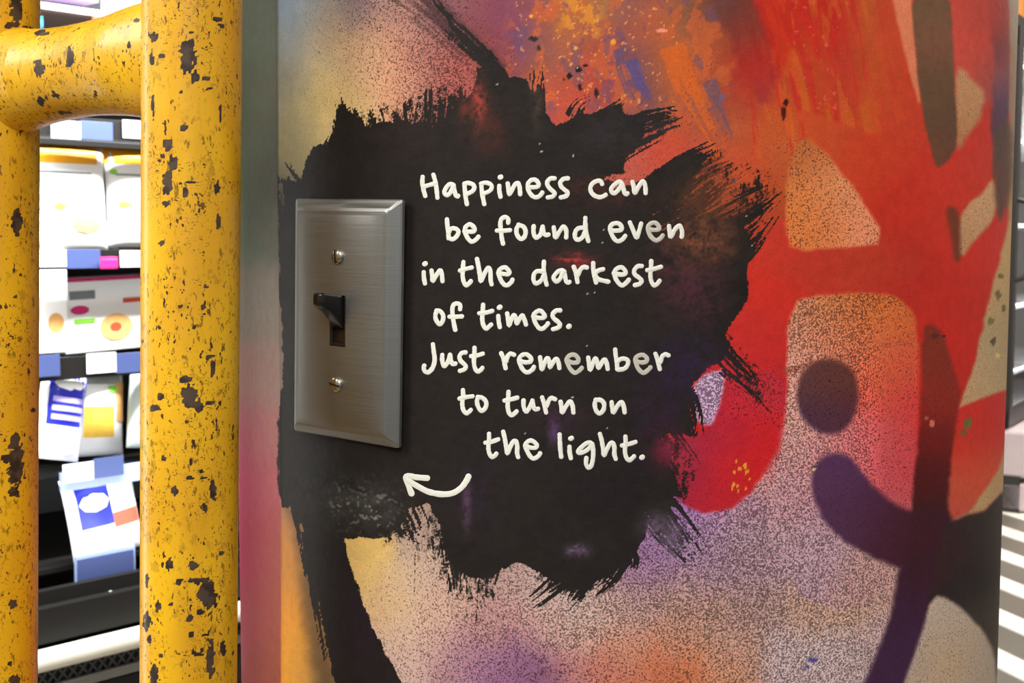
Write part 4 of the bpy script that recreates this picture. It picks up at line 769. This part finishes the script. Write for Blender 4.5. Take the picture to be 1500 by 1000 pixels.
# price rails and their tags
def quad_box(name, x0, y0, x1, y1, mat, parent, off, th=.003, bev=.0006):
    """thin card whose left and right ends lie at the seen columns; level in the cabinet frame"""
    xm = (x0+x1)/2; ym = (y0+y1)/2; u0 = cu(x0, ym, off)[0]; u1 = cu(x1, ym, off)[0]; uc, z = cu(xm, ym, off); hh = abs(cu(xm, y0, off)[1]-cu(xm, y1, off)[1])
    return box(name, ((u0+u1)/2, off, z), (abs(u1-u0), th, hh), mat, parent, bev)
rails = [(30,330,177,205,.05),(30,330,365,393,.045),(30,330,517,549,.04),(88,330,676,702,.035),(110,197,806,846,.02)]
tags = [[(75,118,177,203,1),(118,165,178,205,0),(180,225,177,203,1),(40,54,178,203,0)],[(97,147,365,393,0),(50,97,366,391,1),(176,222,367,391,1)],[(40,88,520,552,0),(127,170,517,546,1),(170,222,516,545,0)],[(92,137,678,705,1),(137,181,669,698,0)],[(113,196,812,843,0)]]
for (x0, x1, y0, y1, off), tg in zip(rails, tags):
    r = quad_box('price_rail', x0, y0, x1, y1, M_rail if y0 > 650 else M_black, cool, off+.006, .008)
    for a, b_, c_, d_, k in tg: quad_box('price_tag', a, c_, b_, d_, M_wtag if k else M_blue, r, off-.002, .002)
# packs
def pouch(name, px, py, w_px, h_px, off, lean, mat, label, group='packs on the chiller shelves', cat='food pack', depth=.03, zr=0.0, prints=()):
    """pillow pouch: domed front and back between flat crimped ends"""
    u, z = cu(px, py, off); sc_ = 2.6/FPX*(1+off*.3); W = w_px*sc_*1.1; H = h_px*sc_
    q = P0+U*u-NV*off; e = empty(name, (q[0], q[1], z), label, cat, group)
    e.rotation_euler = (ROTC @ Matrix.Rotation(zr, 3, 'Y') @ Matrix.Rotation(lean, 3, 'X')).to_euler()
    nx, nz = 14, 18; sd2 = random.random()*50
    def prof(a, b):
        return depth*.5*max(0, (1-abs(a)**2.6))**.6*max(0, (1-abs(b)**4))**.7*(.9+.25*float(vn(a*2.2+sd2, b*2.6, 91)))
    V = []; Fc = []
    for s_ in (-1, 1):
        for j in range(nz+1):
            for i in range(nx+1):
                a = -1+2*i/nx; b_ = -1+2*j/nz; k = 1-.03*(1-abs(b_)**2); V.append((a*W/2*k, s_*(prof(a, b_)+.0006), b_*H/2))
    o2 = (nx+1)*(nz+1)
    for j in range(nz):
        for i in range(nx):
            a = j*(nx+1)+i; Fc.append((a, a+1, a+nx+2, a+nx+1)); Fc.append((o2+a, o2+a+nx+1, o2+a+nx+2, o2+a+1))
    rim = [i for i in range(nx+1)]+[(j*(nx+1)+nx) for j in range(1, nz+1)]+[nz*(nx+1)+i for i in range(nx-1, -1, -1)]+[j*(nx+1) for j in range(nz-1, 0, -1)]
    for k in range(len(rim)): a, b_ = rim[k], rim[(k+1) % len(rim)]; Fc.append((a, o2+a, o2+b_, b_))
    mobj('bag', V, Fc, mat, e, True)
    for kp, (nm, m, x0, x1, y0, y1) in enumerate(prints):
        # printed area: a skin following the pouch, fractions of width and height from top left
        V = []; Fc = []; gx, gz = 8, 8; el = nm.startswith('oval'); nm = nm.replace('oval_', '')
        for j in range(gz+1):
            for i in range(gx+1):
                fx, fz = i/gx, j/gz
                if el:
                    r_ = fz; t2 = 2*math.pi*i/gx; fx = .5+.5*r_*math.cos(t2); fz = .5+.5*r_*math.sin(t2)
                a = -1+2*(x0+(x1-x0)*fx); b_ = 1-2*(y0+(y1-y0)*fz)
                V.append((a*W/2*(1-.03*(1-abs(b_)**2)), -(prof(a, b_)+.0012+.0005*kp), b_*H/2))
        for j in range(gz):
            for i in range(gx): a = j*(gx+1)+i; Fc.append((a, a+1, a+gx+2, a+gx+1))
        mobj(nm, V, Fc, m, e, True)
    return e
def carton(name, px, py, w_px, h_px, off, mat, label, depth=.05, prints=(), lean=0, zr=0.0, cat='food pack'):
    u, z = cu(px, py, off); sc_ = 2.6/FPX*(1+off*.3); W = w_px*sc_*1.1; H = h_px*sc_; q = P0+U*u-NV*off
    e = empty(name, (q[0], q[1], z), label, cat, 'packs on the chiller shelves'); e.rotation_euler = (ROTC @ Matrix.Rotation(zr, 3, 'Y') @ Matrix.Rotation(lean, 3, 'X')).to_euler()
    box('carton', (0, depth/2, 0), (W, depth, H), mat, e, .003)
    box('lid_flap', (0, depth/2, H/2+.0015), (W*.97, depth*.9, .003), mat, e, .001)
    for k, (nm, m, x0, x1, y0, y1) in enumerate(prints):
        bm = bmesh.new()
        if nm.startswith('oval'):
            r = bmesh.ops.create_circle(bm, cap_ends=True, segments=24, radius=1); bmesh.ops.rotate(bm, cent=(0, 0, 0), matrix=Matrix.Rotation(math.pi/2, 3, 'X'), verts=bm.verts)
            bmesh.ops.scale(bm, vec=((x1-x0)*W/2, 1, (y1-y0)*H/2), verts=bm.verts); bmesh.ops.translate(bm, vec=((x0+x1-1)*W/2, -.0008-.0003*k, (1-y0-y1)*H/2), verts=bm.verts)
        else: bbox(bm, ((x0+x1-1)*W/2, -.0004-.0001*k, (1-y0-y1)*H/2), ((x1-x0)*W, .0012, (y1-y0)*H))
        bobj(nm.replace('oval_', ''), bm, m, e)
    return e
tort = [('top_band', M_orange, 0, 1, 0.0, .17), ('printed_line', M_grey, .1, .8, .25, .265), ('printed_line', M_grey, .15, .8, .33, .345), ('oval_leaf_mark', M_green, .30, .45, .55, .62), ('oval_bread_picture', M_bread, .5, .9, .68, .84)]
pouch('bread_bag', 95, 290, 118, 150, .12, -.05, M_w, 'white bread bag with orange top band, upper left of the chiller gap', depth=.035, prints=tort)
pouch('bread_bag', 208, 290, 112, 150, .13, -.05, M_w, 'white bread bag with orange top band, beside the yellow upright', depth=.035, prints=[('top_band', M_orange, 0, 1, 0.0, .17), ('printed_line', M_grey, .1, .5, .27, .285), ('oval_leaf_mark', M_green, .03, .12, .22, .28), ('oval_leaf_mark', M_green, .1, .28, .54, .61), ('oval_bread_picture', M_bread, .4, .9, .66, .84)])
pouch('snack_bag', 163, 352, 20, 60, .2, 0, M_smoke, 'small grey-green bag in the gap between the two bread bags', depth=.02)
carton('white_carton', 66, 444, 64, 146, .10, M_w, 'plain white carton on the middle shelf, nearest the left upright', .06, [('oval_bread_picture', M_bread, .55, .9, .6, .8)])
carton('flatbread_pack', 155, 460, 124, 112, .17, M_w, 'white flatbread pack with magenta top edge and a round loaf picture', .05, [('top_edge', M_pink, 0, 1, 0, .045), ('logo_panel', M_grey, .08, .38, .17, .28), ('oval_pink_mark', M_pink, .08, .3, .36, .48), ('green_label', M_green, .12, .36, .54, .60), ('oval_bread_picture', M_bread, .42, .82, .5, .86), ('oval_crust', M_red, .54, .68, .62, .74), ('red_label', M_red, .72, .98, .3, .36)], zr=-.03)
carton('magenta_clip', 161, 386, 26, 16, .03, M_pink, 'small magenta card clipped on the price rail above the flatbread pack', .006, cat='shelf card')
pouch('snack_pouch', 88, 608, 66, 130, .075, -.12, M_w, 'white and blue snack pouch leaning on the lower shelf, nearest the left upright', depth=.04, zr=.22, prints=[('blue_panel', M_dblue, .12, .98, .04, .62), ('oval_logo_panel', M_w, .2, .9, .08, .22), ('text_panel', M_lil, .2, .92, .3, .36), ('text_panel', M_lil, .2, .92, .4, .46), ('text_panel', M_lil, .2, .92, .5, .56)])
pouch('snack_pouch', 144, 605, 74, 128, .135, -.1, M_w, 'grey-topped snack pouch with a yellow food picture', depth=.045, zr=.08, prints=[('grey_top', M_smoke, .02, .98, .01, .16), ('food_picture', M_yellowp, .12, .72, .42, .78), ('side_picture', M_bread, .76, .98, .14, .6), ('leaf_mark', M_green, .6, .78, .18, .26)])
pouch('snack_pouch', 212, 600, 52, 118, .085, -.1, M_smoke, 'dark blue snack pouch half hidden by the thick yellow upright', depth=.045, zr=.14, prints=[('blue_panel', M_dblue, .2, .98, .02, .7), ('oval_logo_panel', M_w, .28, .96, .14, .34)])
pouch('snack_pouch', 150, 752, 106, 126, .05, -.14, M_w, 'white and blue snack pouch alone on the bottom shelf, orange food picture', depth=.05, zr=-.1, prints=[('blue_panel', M_dblue, .12, .56, .02, .62), ('oval_logo_panel', M_w, .14, .54, .22, .44), ('food_picture', M_red, .56, .96, .5, .68)])
pouch('snack_bag', 58, 640, 34, 60, .14, 0, M_smoke, 'pale green bag behind the leaning blue pouch', depth=.03, prints=[('leaf_mark', M_green, .3, .8, .1, .4)])
carton('cyan_card', 57, 33, 12, 14, .10, M_cyan, 'tiny cyan card on the top shelf beside the left upright', .004, cat='shelf card')
pouch('snack_bag', 150, 38, 30, 26, .15, 0, M_red, 'orange-red bag on the dark shelf just above the rung', depth=.03)
carton('white_carton', 196, -12, 60, 60, .16, M_w, 'white carton on the top shelf above the rung', .06)
carton('lilac_carton', 104, -22, 80, 40, .17, M_lil, 'pale lilac carton on the top shelf above the rung', .06)
u_, z_ = cu(162, 872, -.012); q = P0+U*u_+NV*.012
bm = bmesh.new(); bmesh.ops.create_uvsphere(bm, u_segments=16, v_segments=10, radius=.009); bmesh.ops.scale(bm, vec=(.9, .4, 1.2), verts=bm.verts)
o = bobj('lamp_button', bm, M_smoke, cool, True); o.location = (u_, -.012, z_)
# lamp of the chiller, then a low fill light added in front
def carea(u, off, z, tu, toff, tz, su, sv, pw):
    a = P0+U*u-NV*off; b_ = P0+U*tu-NV*toff; area('chiller_lamp_or_fill', (a[0], a[1], z), (b_[0], b_[1], tz), su, sv, pw, (.93, .97, 1.0))
carea(-.2, -.30, 2.05, -.2, .12, 1.0, 2.6, .10, 150)
carea(-.2, -.12, .75, -.2, .15, 1.15, 2.4, .06, 6)  # added low fill that brightens the shaded flatbread pack
box('lamp_canopy', (-.6, -.28, 2.12), (5.2, .5, .05), M_black, cool)

# ------------------------------------------------------------------ glass-door freezer right of the column
ra = math.radians(33); U2 = np.array([math.sin(ra), math.cos(ra), 0]); N2 = np.array([-U2[1], U2[0], 0]); N2 = N2 if N2@np.array([0, -1, 0]) > 0 else -N2
q0 = on_plane(1476, 353+1886*CH/6.6, (0, 0, 0), np.array([0, 0, 1.])); Q0 = np.array([q0[0], q0[1], 0])
ROT2 = Matrix((Vector(U2), Vector(-N2), Vector((0, 0, 1)))).transposed()
fz = empty('glass_door_freezer', tuple(Q0), 'tall glass-door freezer with black door frames and a pale base, right of the column', 'freezer', rot=ROT2.to_euler())
def fu(px, py, off=0):
    q = on_plane(px, py, Q0-N2*off, N2)-Q0; return float(q@U2), float(q[2])
M_dark = pmat('dark_door_frame', (40, 36, 32), .4); M_plinth = pmat('pale_lilac_plinth', (206, 188, 190), .5); M_soffit = pmat('orange_soffit', (206, 132, 56), .6)
ul, _ = fu(1473, 400); ur = ul+2.6; zt = fu(1492, 42)[1]; z1 = fu(1480, 618)[1]; z2 = fu(1480, 690)[1]
box('plinth', ((ul+ur)/2, -.10, z2/2+z1/2), (ur-ul, .22, z1-z2-.02), M_plinth, fz, .02); box('plinth_foot', ((ul+ur)/2, -.04, z2/2), (ur-ul, .2, z2-.03), M_plinth, fz, .01)
box('plinth_gap', ((ul+ur)/2, .05, z2/2), (ur-ul, .3, z2+.04), M_dark, fz)
box('cabinet_back', ((ul+ur)/2, .72, zt/2+.3), (ur-ul, .04, zt-.4), pmat('freezer_liner', (226, 228, 232), .5), fz); box('cabinet_top', ((ul+ur)/2, .36, zt+.02), (ur-ul, .75, .08), M_dark, fz)
box('soffit', ((ul+ur)/2, .4, zt+.5), (ur-ul, .7, .88), M_soffit, fz)
box('side_panel', (ul-.01, .38, zt/2), (.03, .72, zt), M_dark, fz); box('side_panel', (ur, .38, zt/2), (.03, .72, zt), M_dark, fz)
M_glass, _nt, _N, _L, _b = nmat('door_glass'); _b.inputs['Transmission Weight'].default_value = 1; _b.inputs['Roughness'].default_value = .02; _b.inputs['IOR'].default_value = 1.2; _b.inputs['Base Color'].default_value = (.95, .97, .97, 1)
for k in range(3):
    a = ul+.0+k*.82; b_ = a+.80
    d = box('door', ((a+b_)/2, -.02, 0), (.001, .001, .001), M_dark, fz); d.data.clear_geometry(); bm = bmesh.new()
    bbox(bm, (a+.035, -.015, (zt+z1)/2), (.07, .05, zt-z1), .006); bbox(bm, (b_-.03, -.015, (zt+z1)/2), (.06, .05, zt-z1), .006)
    bbox(bm, ((a+b_)/2, -.015, zt-.05), (b_-a, .046, .10), .006); bbox(bm, ((a+b_)/2, -.015, z1+.045), (b_-a, .046, .09), .006)
    bm.to_mesh(d.data); bm.free()
    box('door_glass', ((a+b_)/2+.02, -.015, (zt+z1)/2), (b_-a-.13, .01, zt-z1-.19), M_glass, d)
    ha, hz0 = fu(1484, 292); _, hz1 = fu(1482, 410); hx = a+.055; bm = bmesh.new(); prev = None
    hp = [(hx, -.03, hz0), (hx+.012, -.075, hz0-.015), (hx+.02, -.10, hz0-.06), (hx+.02, -.105, (hz0+hz1)/2), (hx+.02, -.10, hz1+.06), (hx+.012, -.075, hz1+.015), (hx, -.03, hz1)]
    for i, c in enumerate(hp):
        tdir = Vector(hp[min(i+1, 6)])-Vector(hp[max(i-1, 0)]); tdir.normalize(); u1 = Vector((1, 0, 0)); v1 = tdir.cross(u1).normalized()
        ring = [bm.verts.new(Vector(c)+.014*(u1*math.cos(t)+v1*math.sin(t))) for t in [2*math.pi*j/10 for j in range(10)]]
        if prev:
            for j in range(10): bm.faces.new((prev[j], prev[(j+1) % 10], ring[(j+1) % 10], ring[j]))
        prev = ring
    bobj('handle', bm, M_dark, d, True)
M_fsh = pmat('white_wire_shelf', (200, 200, 204), .4)
zs = [fu(1492, y, .1)[1] for y in (205, 330, 450, 545, 598)]
for z in zs: box('freezer_shelf', ((ul+ur)/2, .42, z), (ur-ul-.06, .6, .02), M_fsh, fz, .002)
M_purple = pmat('purple_print', (120, 80, 190), .4); M_fw = pmat('frozen_box_white', (236, 238, 242), .4, vary=.02)
names = ['white', 'purple-striped', 'pale blue', 'yellow-edged']; k = 0
for r_, z in enumerate(zs):
    top = zs[r_-1] if r_ else zt-.12
    h_ = min(.24, (top-z)*.8)
    for c_ in range(5):
        m = [M_fw, M_fw, M_lil, M_fw][(r_+c_) % 4]; x = ul+.10+c_*.19; q = Q0+U2*x-N2*.24
        e = empty('frozen_box', (q[0], q[1], z+.012), '', 'food pack', 'boxes behind the freezer glass'); e.rotation_euler = ROT2.to_euler()
        e['label'] = '%s frozen food box on the %s freezer shelf, %s from the column' % (names[(r_+c_) % 4], ['top', 'second', 'third', 'fourth', 'bottom'][r_], ['first', 'second', 'third', 'fourth', 'fifth'][c_])
        box('carton', (0, .1, h_/2), (.16, .18, h_), m, e, .004); box('printed_band', (0, .0085, h_*[.25, .7, .5, .85][(r_+c_) % 4]), (.15, .003, h_*.14), [M_grey, M_purple, M_dblue, M_yellowp][(r_+c_) % 4], e)
q = Q0+U2*.9+N2*-.05; area('freezer_lamp', (q[0], q[1], zt-.14), tuple(Q0+U2*.9-N2*.42+np.array([0, 0, .9])), 1.8, .05, 1300, (.95, .98, 1.0))
